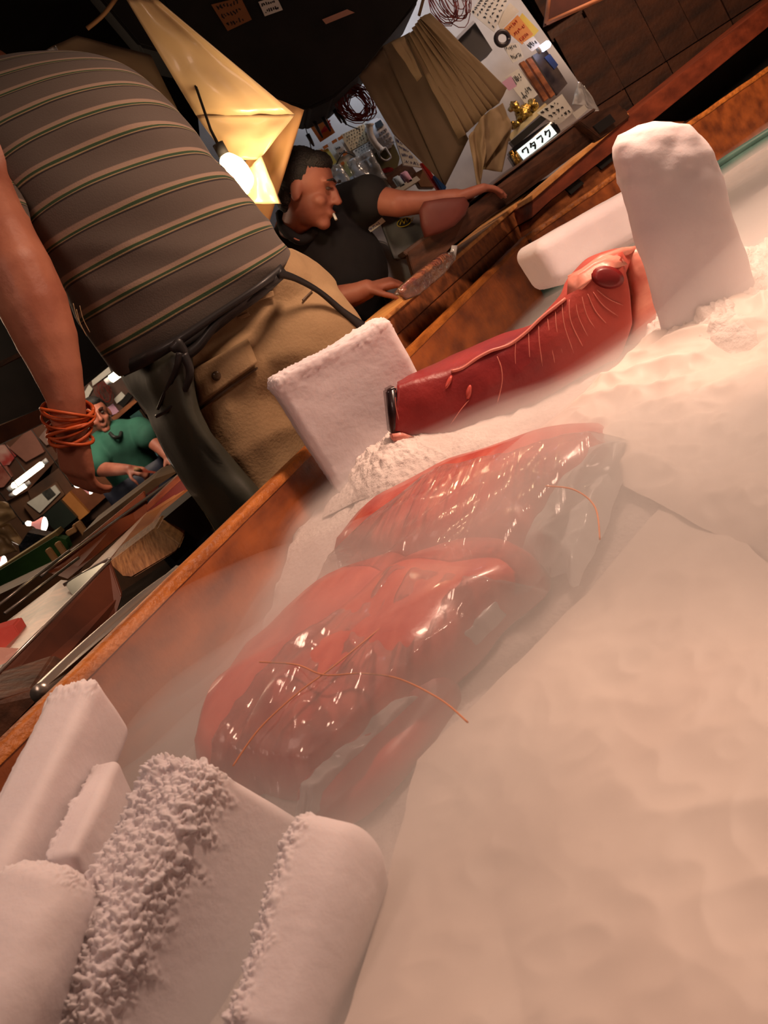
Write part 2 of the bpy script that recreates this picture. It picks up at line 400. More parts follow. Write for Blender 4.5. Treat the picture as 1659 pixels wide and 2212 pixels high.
# ---------------------------------------------------------------- bed of ice: height from known resting points
CP = []
for x, y, Y in ((745, 1060, 1.70), (848, 952, 1.60), (960, 947, 1.59), (1340, 765, 1.56), (1450, 700, 1.58), (1500, 700, 1.44), (1659, 640, 1.5), (1000, 1100, 1.4),
                (1300, 1000, 1.18), (1300, 1500, .84), (1659, 1000, 1.1), (1659, 1600, .70), (1659, 2212, .47), (1300, 2212, .49), (900, 2212, .53), (900, 1800, .74),
                (700, 1250, 1.4), (560, 1500, 1.06), (1000, 1400, .98), (1150, 1250, 1.08)):
    CP.append(at(x, y, Y))
for u, z in ((.0, .57), (.2, .57), (.4, .575), (.6, .59), (.8, .56), (1, .54)):
    p = A0.lerp(B, u); CP.append(Vector((p.x, p.y, z)))
for x, y, z in ((1.6, 3.6, .53), (2.6, 3.9, .52), (2, 2.5, .55), (3, 2, .55), (1.4, 1.4, .56), (2.4, .8, .56), (.6, .1, .53), (1.3, .3, .54)): CP.append(Vector((x, y, z)))
def bedz(x, y):
    s = t = 0
    for p in CP:
        d2 = (x - p.x) ** 2 + (y - p.y) ** 2; k = 1 / (d2 + .012) ** 2; s += k; t += k * p.z
    return t / s
def bedhit(x, y, lift=0):
    d = ray(x, y); lo = .2
    for i in range(400):
        Y = .25 + i * .0125; p = CAM + d * (Y / d.y)
        if p.z < bedz(p.x, p.y) + lift: return p
    return atz(x, y, .56)
XI, XA = -1.25, 3.6
def inside(x, y):
    # signed distance past the long wall, then the far wall
    q = Vector((x, y, 0)); return max((q - A).dot(na), (q - B).dot(nb) if (q - B).dot(db) > -.2 else -9)
def bedpt(i, j, n, m):
    x = XI + (XA - XI) * (i / n) ; y = -.35 + 5.3 * (j / m); return x, y
def snap(x, y):
    """lattice points just past a chest wall are pulled back onto it"""
    for nn, q in ((na, A), (nb, B)):
        d = (Vector((x, y, 0)) - q).dot(nn)
        if -.002 < d < .05 and not (nn is nb and (Vector((x, y, 0)) - B).dot(db) < -.2): x -= nn.x * (d + .002); y -= nn.y * (d + .002)
    return x, y
def bed_mesh(zf, n=150, m=165, keep=.02):
    bm = BM(); V = {}
    for i in range(n + 1):
        for j in range(m + 1):
            x, y = bedpt(i, j, n, m)
            x, y = snap(x, y)
            if inside(x, y) < .0: V[i, j] = bm.verts.new((x, y, zf(x, y)))
    for i in range(n):
        for j in range(m):
            q = [V.get(k) for k in ((i, j), (i + 1, j), (i + 1, j + 1), (i, j + 1))]
            if all(q): bm.faces.new(q)
    return bm
def crag(x, y):
    p = Vector((x, y, 0)); a = noise.noise(p * 9) * .012 + abs(noise.noise(p * 23)) * .010 + noise.noise(p * 55) * .004
    return a
o = obj('ice_bed', bed_mesh(lambda x, y: bedz(x, y) - .012 + crag(x, y), 260, 290), SNOW)
tag(o, 'bed of crushed dry ice filling the wooden chest under the mist', 'ice', kind='stuff')

# ================================================================ blocks of dry ice
def crust(seed, amp=.006, f=125):
    def g(p):
        q = p + Vector((seed, 0, 0)); return abs(noise.noise(q * f)) * amp * .9 + abs(noise.noise(q * f * 2.1)) * amp * .8 + noise.noise(q * 22) * amp * .5
    return g
def block(label, c, ax, ay, az, r=.018, n=40, mask=None, amp=.005, soft=.003, seed=0, m=None, taper=None, name='dry_ice_block'):
    g = crust(seed, amp)
    def d(u, v, w_, p, nn):
        k = mask(u, v, w_) if mask else 0
        return noise.noise((p + Vector((seed, 3, 1))) * 9) * soft * 2 + noise.noise(p * 34) * soft * .25 + (g(p) * k if k > .02 else 0)
    bm = rbox(c, ax, ay, az, r, n, d)
    if taper:
        C0 = Vector(c)
        for v in bm.verts: v.co = taper(v.co, C0)
    return obj(name, bm, m or ICE, label=label, cat='dry ice', group='blocks of dry ice in the chest')
def sm(a, b, x): t = max(0, min(1, (x - a) / (b - a))); return t * t * (3 - 2 * t)
Z = Vector((0, 0, 1))
def quadblock(label, tl, tr, br, bl, Y, t, back=None, **k):
    """upright block from the four corners of its near face and a depth"""
    P = rp((tl, tr, br, bl), Y); cx = (P[0] + P[1] + P[2] + P[3]) / 4
    ax = ((P[1] + P[2]) - (P[0] + P[3])) / 4; az = ((P[0] + P[1]) - (P[2] + P[3])) / 4
    nrm = ax.cross(az).normalized()
    if nrm.y < 0: nrm = -nrm
    return block(label, cx + nrm * t / 2, ax, nrm * (t / 2), az, **k)
# square slab standing beside the cut fish
quadblock('square white dry ice slab standing upright left of the large red tuna piece', (588, 825, 1.70), (832, 682, 1.73), (985, 935, 1.73), (738, 1072, 1.70), 1.70, .085, r=.014, n=60,
          mask=lambda u, v, w_: sm(.62, 1, w_) * .75 + sm(.8, 1, -u) * .3, amp=.006, seed=2, soft=.0025)
# log lying behind the tuna
quadblock('smooth dry ice log lying on its side behind the tuna, against the far wall', (1160, 528, 2.35), (1490, 328, 2.46), (1545, 430, 2.46), (1212, 612, 2.35), 2.35, .16, r=.032, n=40, seed=5, soft=.002,
          mask=lambda u, v, w_: sm(.6, 1, -w_) * .5, amp=.006)
# tall round post
def postcol():
    top = at(1412, 262, 1.42); bot = at(1565, 800, 1.42); ax = (top - bot); L = ax.length; ax.normalize()
    sd = _XC - ax * _XC.dot(ax); sd.normalize(); fw = ax.cross(sd); rr = px(100, 1.42)
    rings = []; n = 90; prof = [(0, .03), (.004, .35), (.014, .66), (.03, .84), (.055, .96), (.09, 1.0), (.13, .985)] + [(.13 + i * .03, .985 + .01 * math.sin(i) + i * .012) for i in range(1, 12)] + [(L * .97, 1.22)]
    prof = [(a, b) for a, b in prof if a < L * .9] + [(L, 1.2)]
    dense = []
    for (a, b), (c, d) in zip(prof, prof[1:]):
        for k in range(4): dense.append((a + (c - a) * k / 4, b + (d - b) * k / 4))
    dense.append(prof[-1])
    for a, b in dense:
        ring = []
        for k in range(n):
            t = 2 * math.pi * k / n; e = 2.6
            c_, s_ = math.cos(t), math.sin(t); q = (abs(c_) ** e + abs(s_) ** e) ** (-1 / e)
            p = top - ax * (a + .020 * c_ * min(1, b)) + (sd * c_ * q + fw * s_ * q * .8) * rr * b
            p += (sd * c_ + fw * s_) * (noise.noise(p * 13) * .006 + noise.noise(p * 40) * .0012 * (1 + 3 * (a < .09))) * min(1, b)
            if a < .1: p += ax * noise.noise(p * 20 + Vector((4, 0, 0))) * .009 * b * (1 - a / .1); p -= sd * b * rr * .16 * (.5 - .5 * c_) * (1 - a / .1) * (a > .012) 
            ring.append(p)
        rings.append(ring)
    return obj('dry_ice_block', loft(rings), ICE, label='tall rounded dry ice post standing upright at the upper right of the chest', cat='dry ice', group='blocks of dry ice in the chest')
postcol()

# logs in the left foreground, lying along the chest toward the lens
H1 = Vector((math.sin(R(19)), math.cos(R(19)), 0)); S1 = Vector((math.cos(R(19)), -math.sin(R(19)), 0))
def log(label, far, Yf, wd, ht, L, roll=0, head_=19, rise=0, **k):
    """far = picture position of the centre of the top edge at the far end"""
    h = Vector((math.sin(R(head_)) * math.cos(R(rise)), math.cos(R(head_)) * math.cos(R(rise)), math.sin(R(rise)))).normalized(); s = h.cross(Z).normalized(); u = s.cross(h)
    s2 = s * math.cos(R(roll)) - u * math.sin(R(roll)); u2 = s * math.sin(R(roll)) + u * math.cos(R(roll))
    top = at(far[0], far[1], Yf); c = top - h * L / 2 - u2 * ht / 2
    return block(label, c, s2 * (wd / 2), h * (L / 2), u2 * (ht / 2), **k)
def topcrust(sd, lo=.55, w0=-9):
    return lambda u, v, w_: sm(lo, .97, w_ + noise.noise(Vector((u * 2, v * 7, sd))) * .35) * (1 if w_ > w0 else .3)
def log2(label, fl, fr, nr, ht, slant=0, **k):
    """far left, far right and near right corners of the top, each (x, y, distance)"""
    a, b, c = at(*fl), at(*fr), at(*nr); h = (b - c); L = h.length; h.normalize(); s = b - a; s = s - h * s.dot(h); W = s.length; s.normalize(); u = s.cross(h); u = u * math.cos(R(slant)) - s * math.sin(R(slant))
    ctr = b - s * W / 2 - h * L / 2 - u * ht / 2
    return block(label, ctr, s * (W / 2), h * (L / 2), u * (ht / 2), **k)
log2('big dry ice slab on edge with a thick frosty crust along its top, left foreground', (262, 1738, .80), (452, 1636, .80), (165, 2230, .64), .20, slant=27, r=.012, n=170,
    mask=topcrust(1), amp=.0085, soft=.002, seed=3)
log2('dry ice slab with a rounded frosty ridge at the bottom centre, nearest the open mist', (622, 1780, .70), (815, 1780, .70), (655, 2300, .54), .16, slant=22, r=.024, n=150,
    mask=lambda u, v, w_: sm(.35, .95, -u + noise.noise(Vector((v * 7, w_ * 2, 9))) * .5), amp=.007, soft=.004, seed=14)
log2('dry ice slab leaning with its far end above the chest rim, far left', (100, 1512, 1.0), (212, 1462, 1.0), (-30, 1940, .74), .078, r=.014, n=80,
    mask=lambda u, v, w_: sm(.6, 1, w_) * sm(.7, 1, v) + .3 * sm(.8, 1, -u), amp=.006, soft=.003, seed=21)
log2('small dry ice slab tucked between the leaning slab and the big frosty slab', (200, 1655, .93), (258, 1634, .93), (160, 1840, .78), .13, r=.008, n=80,
    mask=lambda u, v, w_: sm(.5, 1, -u) * .9, amp=.006, soft=.003, seed=27)
log2('round-shouldered dry ice lump at the left edge of the frame', (-60, 1905, .73), (212, 1826, .73), (-70, 2330, .57), .15, r=.035, n=80,
    mask=lambda u, v, w_: sm(.5, 1, v) * sm(.2, 1, w_) * .8, amp=.005, soft=.005, seed=33)

# ================================================================ the cut tuna
FLESH = mat('tuna_flesh', (156, 50, 48), (124, 34, 38), rough=.45, scale=9, bump=.2, bscale=60, sss=.15, coat=.04)
FATTY = mat('fatty_tuna', (236, 164, 144), (220, 132, 116), rough=.45, scale=7, stretch=(1, 6, 6), bump=.1, sss=.25, coat=.05)
PINKT = mat('pink_tuna', (204, 104, 90), (182, 76, 68), rough=.35, scale=5, stretch=(2, 7, 7), rot=DIRA, bump=.1, sss=.2, coat=.3)
FAT = mat('fat_line', (218, 134, 118), (202, 112, 100), rough=.45, sss=.3)
BLOODL = mat('blood_line', (134, 26, 26), (92, 16, 18), rough=.45, scale=12, sss=.1, coat=.1)
FSKIN = mat('fish_skin', (70, 44, 44), (40, 28, 32), rough=.35, scale=14, coat=.4)
def tf(x): return 1.60 - (x - 848) * .04 / 492
TT = [(858, 834), (905, 818), (981, 797), (1028, 773), (1078, 753), (1143, 712), (1185, 678), (1223, 641), (1252, 600), (1290, 566), (1340, 548)]
TB = [(850, 948), (900, 946), (965, 944), (1020, 934), (1085, 905), (1150, 875), (1205, 845), (1260, 812), (1305, 788), (1340, 768), (1366, 700)]
BK = [(862, 826), (900, 803), (980, 766), (1050, 735), (1110, 712), (1158, 698), (1195, 668), (1226, 615), (1235, 588), (1300, 543), (1400, 530)]
def res(P, n): 
    L = smoothline([(a, b, 0) for a, b in P], 8); D = [0]
    for p, q in zip(L, L[1:]): D.append(D[-1] + (q - p).length)
    out = []; j = 0
    for i in range(n + 1):
        d = D[-1] * i / n
        while j < len(D) - 2 and D[j + 1] < d: j += 1
        t = (d - D[j]) / max(1e-6, D[j + 1] - D[j]); out.append(L[j].lerp(L[j + 1], t))
    return out
NS = 90; tt, tb, bk = [res(q, NS) for q in (TT, TB, BK)]
def tsec(i):
    a = at(tt[i].x, tt[i].y, tf(tt[i].x)); b = at(tb[i].x, tb[i].y, tf(tb[i].x)); c = at(bk[i].x, bk[i].y, tf(bk[i].x) + .11); d = b + Vector((.02, .13, .0)); d.z = min(d.z, c.z - .02)
    ring = []
    for k in range(14):
        t = k / 13; p = b.lerp(a, t); p += Vector((0, -1, 0)) * (math.sin(t * math.pi) ** .6 * .010); ring.append(p)
    for k in range(1, 8): t = k / 8; ring.append(a.lerp(c, t) + Z * math.sin(t * math.pi) * .004)
    for k in range(0, 8): t = k / 8; ring.append(c.lerp(d, t) + Vector((0, 1, 0)) * math.sin(t * math.pi) * .02)
    for k in range(0, 6): t = k / 6; ring.append(d.lerp(b, t))
    return ring
def tfront(x, y, lift=.0):
    """point on the bulging near face under picture position x,y"""
    best = min(range(NS + 1), key=lambda i: abs((tt[i].x + (tb[i].x - tt[i].x) * max(0, min(1, (y - tt[i].y) / max(1, tb[i].y - tt[i].y)))) - x))
    a, b = tt[best], tb[best]; t = max(0, min(1, (b.y - y) / max(1, b.y - a.y)))
    p = at(x, y, tf(x)); p.y -= (math.sin(t * math.pi) ** .6 * .010) + lift; d = ray(x, y); return CAM + d * (p.y / d.y)
m = FLESH
# own colour of the loin: lean red at the left, fatty pink toward the belly end
nt = m.node_tree; N = nt.nodes; L_ = nt.links; bs = N['Principled BSDF']; base = bs.inputs['Base Color'].links[0].from_socket
tc = N.new('ShaderNodeTexCoord'); sp = N.new('ShaderNodeSeparateXYZ'); L_.new(tc.outputs['Object'], sp.inputs[0])
mr = N.new('ShaderNodeMapRange'); mr.inputs[1].default_value = -.02; mr.inputs[2].default_value = .26; L_.new(sp.outputs[0], mr.inputs[0])
mx = N.new('ShaderNodeMix'); mx.data_type = 'RGBA'; L_.new(mr.outputs[0], mx.inputs[0]); L_.new(base, mx.inputs[6]); mx.inputs[7].default_value = (*lin((206, 96, 80)), 1); L_.new(mx.outputs[2], bs.inputs['Base Color'])
tun = thing('tuna_loin', at(1100, 850, 1.6), 'large red tuna loin with white fat lines standing on the ice behind the wrapped pieces', 'fish')
secs = [tsec(i) for i in range(NS + 1)]
for s in secs:
    for k in range(len(s)): s[k] = s[k] + Vector((noise.noise(s[k] * 30), noise.noise(s[k] * 30 + Vector((9, 0, 0))), noise.noise(s[k] * 30 + Vector((0, 9, 0))))) * .0022
obj('flesh', loft(secs), FLESH, tun)
CO = lambda q: (800 + q[0] / 2.765, 560 + q[1] / 2.765)
for ln, r in (([(945, 440), (948, 520), (952, 600)], 1), ([(1005, 395), (1010, 500), (1028, 640)], 1), ([(1058, 350), (1075, 480), (1105, 640)], 1), ([(1105, 305), (1115, 430), (1155, 590)], 1),
           ([(1145, 262), (1160, 400), (1215, 560)], 1), ([(1188, 240), (1200, 380), (1290, 560)], 1), ([(1225, 228), (1245, 350), (1320, 500)], 1), ([(1262, 215), (1300, 350), (1390, 470)], 1),
           ([(1298, 205), (1345, 310), (1425, 400)], 1), ([(1330, 195), (1390, 275), (1480, 340)], 1), ([(1352, 182), (1430, 240), (1510, 275)], 1), ([(870, 480), (865, 560), (868, 640)], .7),
           ([(755, 575), (782, 650), (786, 740), (755, 870)], 1.1), ([(590, 840), (540, 900), (480, 985)], .8), ([(430, 760), (380, 850), (360, 900), (290, 960)], .6), ([(150, 760), (152, 880), (190, 1030)], .9)):
    bm = BM(); tube(bm, [tfront(*CO((p.x, p.y)), -.0006) for p in smoothline([(a, b, 0) for a, b in ln], 6)], [.0003] + [.0010 * r] * (len(ln) * 6 - 8) + [.0003 * 1] * 3, 6)
    obj('fat_line', bm, FAT, tun)
def patch(name, pts, lift, m, parent=tun, th=.004):
    P = [tfront(*CO(p), lift) for p in pts]; c = sum(P, Vector()) / len(P); bm = BM()
    o = bm.verts.new(c + Vector((0, -th * .6, 0))); r1 = [bm.verts.new(p.lerp(c, .35) + Vector((0, -th * .45, 0))) for p in P]; r0 = [bm.verts.new(p + Vector((0, .002, 0))) for p in P]
    n = len(P)
    for k in range(n): bm.faces.new((o, r1[k], r1[(k + 1) % n])); bm.faces.new((r1[k], r0[k], r0[(k + 1) % n], r1[(k + 1) % n]))
    rb = bm.verts.new(c + Vector((0, .01, 0)))
    for k in range(n): bm.faces.new((rb, r0[(k + 1) % n], r0[k]))
    return obj(name, bm, m, parent)
def oval(cx, cy, rx, ry, rot=0, n=20): return [(cx + rx * math.cos(t) * math.cos(rot) - ry * math.sin(t) * math.sin(rot), cy + rx * math.cos(t) * math.sin(rot) + ry * math.sin(t) * math.cos(rot)) for t in [2 * math.pi * k / n for k in range(n)]]
patch('blood_line_patch', oval(1420, 108, 100, 68, .2), .004, BLOODL)
patch('fat_patch', oval(590, 792, 17, 48, .2), .0005, mat('pale_flesh', (206, 90, 78), (190, 76, 66), rough=.35)); patch('fat_patch', oval(468, 735, 14, 50, .45), .0005, MATS['pale_flesh'])
# pale fatty lip along the top right edge and the crease of fat running down the ridge
bm = BM(); tube(bm, [at(x, y, tf(x) + dy) for x, y, dy in ((1228, 600, .02), (1260, 590, .01), (1300, 562, .01), (1345, 545, .02), (1380, 536, .05))], [.004, .008, .009, .008, .004], 10); obj('fatty_lip', bm, FATTY, tun)
patch('fatty_cap', [(1176, 225), (1182, 108), (1250, 66), (1330, 8), (1420, -28), (1490, -20), (1540, 30), (1500, 48), (1410, 38), (1335, 72), (1312, 140), (1262, 188)], .001, FATTY)
bm = BM(); tube(bm, smoothline([at(x, y, tf(x) - .002) for x, y in ((975, 802), (1000, 795), (1030, 774), (1060, 758), (1080, 752), (1105, 742), (1140, 715), (1172, 684), (1222, 645))], 4), .0028, 8); obj('fat_crease', bm, FAT, tun)
# skin strip on the cut left end, with the curled toe of skin below
slab('skin_strip', [(836, 845), (856, 834), (866, 900), (868, 942), (846, 940)], 1.592, .06, FSKIN, tun, bevel=.003, smooth=True)
slab('skin_toe', [(845, 938), (868, 934), (905, 948), (880, 944), (858, 955), (848, 953)], 1.588, .03, FATTY, tun, bevel=.003, smooth=True)
# second loin lying behind, its pale side turned to the post
def lump(label, pts, Y, dp, m, name='tuna_loin', n=3, grp=None, cat='fish', parent=None):
    P = rp(pts, Y); c = sum(P, Vector()) / len(P); rings = []
    for k, (s, dy) in enumerate(((.2, -.012), (.6, -.010), (.86, -.005), (.97, .002), (1.0, dp * .3), (1.0, dp * .75), (.9, dp), (.4, dp * 1.05))):
        rings.append([c + (p - c) * s + Vector((0, dy, 0)) for p in P])
    return obj(name, loft(rings), m, parent, label=None if parent else label, cat=None if parent else cat, group=grp)
lump('pale pink tuna loin lying behind the red loin, half hidden by the ice post', [(x, y) for x, y in ((1345, 540), (1395, 530), (1470, 528), (1520, 560), (1540, 640), (1500, 720), (1400, 742), (1352, 750), (1366, 700), (1372, 640), (1362, 590))], 1.59, .12, FATTY)

# ---------------------------------------------------------------- wrapped tuna pieces in front
def mound(name, poly, ht, m, label=None, parent=None, cat='fish', group=None, seed=0):
    """long piece lying on the ice: outline traced on the bed, swelling to height ht"""
    P = [bedhit(x, y, ht * .35) for x, y in poly]; c = sum(P, Vector()) / len(P); rings = []
    P = smoothline(P + [P[0]], 5)[:-1]
    for s, z in ((1.0, -.03), (1.01, -.0), (.99, .35), (.93, .68), (.82, .88), (.62, .98), (.35, 1.02), (.1, 1.03)):
        r = []
        for p in P:
            q = c + (p - c) * s; q.z = c.z * (1 - s) * 0 + (p.z * s + c.z * (1 - s)) - ht * .35 + ht * z + noise.noise(Vector((q.x * 12 + seed, q.y * 12, 0))) * ht * .12; r.append(q)
        rings.append(r)
    return obj(name, loft(rings), m, parent, label=label, cat=cat if not parent else None, group=group)
G = 'tuna pieces wrapped in clear film'
mound('tuna_piece', [(420, 1640), (470, 1520), (590, 1380), (720, 1270), (870, 1200), (900, 1260), (800, 1390), (690, 1510), (590, 1650), (480, 1690)], .056, PINKT, 'narrow pink tuna piece under clear film, nearest the wooden wall', group=G)
mound('tuna_piece', [(510, 1665), (575, 1535), (690, 1410), (820, 1290), (950, 1200), (1110, 1175), (1165, 1235), (1060, 1330), (975, 1430), (885, 1520), (765, 1615), (650, 1690)], .062, PINKT, 'broad pink tuna piece under creased clear film in the middle of the chest', group=G, seed=4)
mound('tuna_piece', [(720, 1190), (790, 1110), (920, 1045), (1080, 985), (1230, 935), (1325, 925), (1320, 980), (1240, 1060), (1170, 1125), (1130, 1170), (960, 1200), (860, 1215)], .055, PINKT, 'wide pink tuna piece under film just below the large red loin', group=G, seed=8)
pm = mound('tuna_piece', [(640, 1740), (690, 1660), (790, 1580), (900, 1500), (960, 1450), (985, 1500), (930, 1580), (850, 1670), (770, 1750), (700, 1770)], .028, mat('striped_tuna', (186, 84, 74), (160, 56, 52), rough=.4, scale=10, sss=.2), 'low striped pink tuna piece half sunk in mist above the ridge log', group=G, seed=12)

# ---------------------------------------------------------------- clear film, crumpled white sheet, rubber bands
FILM = film('clear_film', gloss=.28, white=.10, rough=.08, bump=.6, bscale=4, stretch=(.5, 22, 1), rot=DIRA)
FILMW = film('milky_film', gloss=.3, white=.5, rough=.15, bump=.8, bscale=18)
def ridged(p, f): return 1 - abs(noise.noise(p * f)) * 2
def sheet(label, quad, lift, amp, f, m, nu=80, nv=60, name='plastic_film', seed=0, cat='film', along=None, th=0, group=None):
    Q = [bedhit(x, y, lift) for x, y in quad]
    def fn(u, v):
        p = bil(Q, u, v); q = Vector((p.x, p.y, 0))
        if along:
            a = q.dot(along) * 2.0; b = q.dot(Vector((-along.y, along.x, 0))) * 1.0; s = Vector((a, b * 4, seed))
            h = ridged(s, f * .3) * .7 + ridged(s + Vector((0, 7, 0)), f * .8) * .3
        else: h = ridged(q + Vector((seed, 0, 0)), f) * .6 + ridged(q + Vector((0, seed, 3)), f * 2.3) * .3 + noise.noise(q * f * .5) * .5
        e = min(1, min(u, 1 - u, v, 1 - v) * 9)
        w_ = noise.noise(Vector((u * 7, v * 7, seed))) * .012 * (1 - e)
        return Vector((p.x + w_, p.y + w_, max(p.z, bedz(p.x, p.y) + lift * .9) + h * amp * (.3 + .7 * e) - (1 - e) * lift * .6))
    return obj(name, grid(fn, nu, nv, th), m, label=label, cat=cat, group=group)
sheet('clear film stretched in long creases over the two front tuna pieces', [(400, 1690), (860, 1185), (1150, 1225), (640, 1715)], .060, .012, 17, FILM, 130, 170, along=da, seed=2)
sheet('clear film lying over the wide tuna piece below the red loin', [(640, 1240), (900, 1010), (1370, 905), (1110, 1220)], .062, .010, 8, FILM, 110, 90, seed=9, along=db)
sheet('milky film edge gathered in shiny folds at the end of the wide tuna piece', [(1110, 1180), (1290, 960), (1400, 930), (1235, 1240)], .028, .014, 14, FILMW, 60, 60, seed=5)
sheet('strip of milky film along the lower edge of the broad tuna piece', [(890, 1480), (1060, 1290), (1150, 1245), (960, 1440)], .026, .008, 18, FILMW, 60, 30, seed=15)
sheet('narrow shiny film edge trailing toward the frosty logs', [(620, 1735), (880, 1500), (930, 1490), (660, 1745)], .026, .008, 22, FILMW, 60, 20, seed=25)
CRUMP = mat('crumpled_white_sheet', (240, 226, 216), (230, 214, 204), rough=.5, scale=6, sss=.25)
sheet('crumpled white sheet with sharp folds at the right, below the ice post', [(1120, 950), (1380, 745), (1850, 520), (1950, 1350)], .02, .020, 13, CRUMP, 150, 120, name='crumpled_sheet', seed=11, cat='sheet')
sheet('loose white plastic sheet spread under the mist at the lower right', [(600, 2900), (900, 1640), (1500, 1050), (2900, 2500)], .004, .006, 12, CRUMP, 200, 200, name='crumpled_sheet', seed=31, cat='sheet')
def band(label, pts, lift=.068):
    P = [bedhit(x, y, lift) for x, y in pts]; bm = BM(); tube(bm, smoothline(P, 8), .0009, 6)
    obj('rubber_band', bm, mat('pale_orange_rubber', (226, 136, 80)), label=label, cat='rubber band', group='orange rubber bands round the wrapped tuna')
band('long thin orange rubber band running along the creased film', [(503, 1655), (560, 1575), (640, 1500), (720, 1440), (830, 1350)])
band('orange rubber band crossing the broad tuna piece', [(560, 1430), (640, 1436), (700, 1458), (780, 1455), (860, 1466), (950, 1510), (1010, 1560)])
band('orange rubber band looped over the end of the wide tuna piece', [(1180, 1050), (1240, 1058), (1285, 1095), (1296, 1165)], .08)

# frosty piles: under the square slab, round the foot of the post
def pile(label, pts, ht, seed, n=70):
    P = [bedhit(x, y, 0) for x, y in pts]
    def fn(u, v):
        p = bil(P, u, v); e = math.sin(u * math.pi) ** .5 * math.sin(v * math.pi) ** .5
        q = Vector((p.x, p.y, seed)); h = (noise.noise(q * 14) * .45 + abs(noise.noise(q * 40)) * .3 + abs(noise.noise(q * 85)) * .2 + .5)
        return Vector((p.x, p.y, bedz(p.x, p.y) - .01 + ht * e * h))
    return obj('ice_crumbs', grid(fn, n, n), SNOW, label=label, cat='crushed ice', kind='stuff')
pile('crumbly frost heaped between the square slab and the red tuna loin', [(690, 1110), (800, 950), (1010, 930), (940, 1090)], .055, 1, 110)
pile('crumbly frost heaped round the foot of the tall ice post', [(1370, 800), (1430, 640), (1800, 480), (1720, 860)], .10, 4, 110)

# teal tray behind the tuna, half full of frost
tray = thing('plastic_tray', at(1250, 620, 2.6), 'shallow blue-green plastic tray edge behind the tuna, against the far wall', 'tray')
bm = BM(); e1 = [onplane(1100, 700, B - nb * .30 - db * .3, B - nb * .30), None]
TZ = .575
tp = [atz(x, y, TZ) for x, y in ((1085, 760), (1086, 690), (1112, 657), (1225, 597), (1400, 468), (1545, 362), (1700, 262), (1850, 170))]
inn = [p - Vector((0, .07, 0)) for p in tp]
tube(bm, smoothline(tp, 5), .017, 10); obj('rim', bm, TEAL, tray)
bm = BM(); PP = smoothline(tp, 5)
def trayfn(u, v): i = min(int(u * (len(PP) - 1)), len(PP) - 1); p = PP[i]; return p - Vector((.0, .08 * v, .06 * v))
obj('side_wall', grid(trayfn, len(PP) - 1, 4, .004), TEAL, tray)
bm = grid(lambda u, v: Vector((lambda p: (p.x, p.y - .02 - v * .75, TZ - .028 + noise.noise(Vector((p.x * 9, p.y * 9 - v * 7, 0))) * .012))(PP[min(int(u * (len(PP) - 1)), len(PP) - 1)])), len(PP) - 1, 30)
tag(obj('frost_filling', bm, SNOW), 'smooth pale frost filling the blue-green tray behind the tuna', 'crushed ice', kind='stuff')

# ================================================================ boards and counters behind the chest
from mathutils.bvhtree import BVHTree
def planeslab(name, pts, a, b, out, t, m, parent=None, bevel=.002, **k):
    P = [onplane(x, y, a, b) for x, y in pts]; bm = BM(); prism(bm, P, out * t)
    if bevel: bmesh.ops.bevel(bm, geom=bm.edges[:], offset=bevel, segments=2, affect='EDGES')
    return obj(name, bm, m, parent, False, **k)
A1 = A + na * .07; B1 = B + na * .07
cnt = thing('wooden_counter', (B.x - .4, B.y + .3, 0), 'brown wooden counter of stacked boards standing just behind the ice chest', 'counter')
planeslab('front_board', [(800, 722), (1148, 420), (1146, 462), (806, 770)], A1, B1, na, .16, WOODM, cnt)
planeslab('front_board', [(806, 772), (1146, 464), (1142, 560), (830, 900)], A1, B1, na, .15, WOODM, cnt)
planeslab('top_batten', [(795, 716), (1148, 411), (1149, 421), (800, 724)], A1 - na * .008, B1 - na * .008, na, .18, WOODL, cnt)
B2 = B + nb * .10; C2 = Cc + nb * .10
cn2 = thing('wooden_bench', (Cc.x - .6, Cc.y, 0), 'reddish brown wooden bench box running along behind the far end of the chest', 'bench')
REDW = mat('red_brown_wood', (132, 62, 38), (94, 42, 26), rough=.5, scale=5, stretch=(1, 4, 5), bump=.2)
planeslab('front_board', [(1150, 432), (1358, 252), (1800, -110), (1800, -56), (1408, 262), (1190, 432), (1150, 470)], B2, C2, nb, .22, REDW, cn2)
planeslab('top_batten', [(1149, 422), (1358, 243), (1359, 252), (1150, 433)], B2 - nb * .01, C2 - nb * .01, nb, .10, WOODL, cn2)
planeslab('lower_board_and_gap_shade', [(1150, 472), (1190, 434), (1408, 264), (1480, 262), (1135, 540)], B2 + nb * .02, C2 + nb * .02, nb, .1, WOODM, cn2)
for q in ([(1222, 408), (1250, 386), (1262, 396), (1234, 420)], [(1285, 352), (1330, 318), (1345, 330), (1300, 366)]): planeslab('dark_slot', q, B2 + nb * .012, C2 + nb * .012, nb, .01, BLACK, cn2, bevel=0)
planeslab('lower_board_and_gap_shade', [(1408, 264), (1800, -54), (1800, 90), (1480, 262)], B2 + nb * .1, C2 + nb * .1, nb, .05, BLACK, cn2)  # black slab standing in for the shade in the gap below the bench board

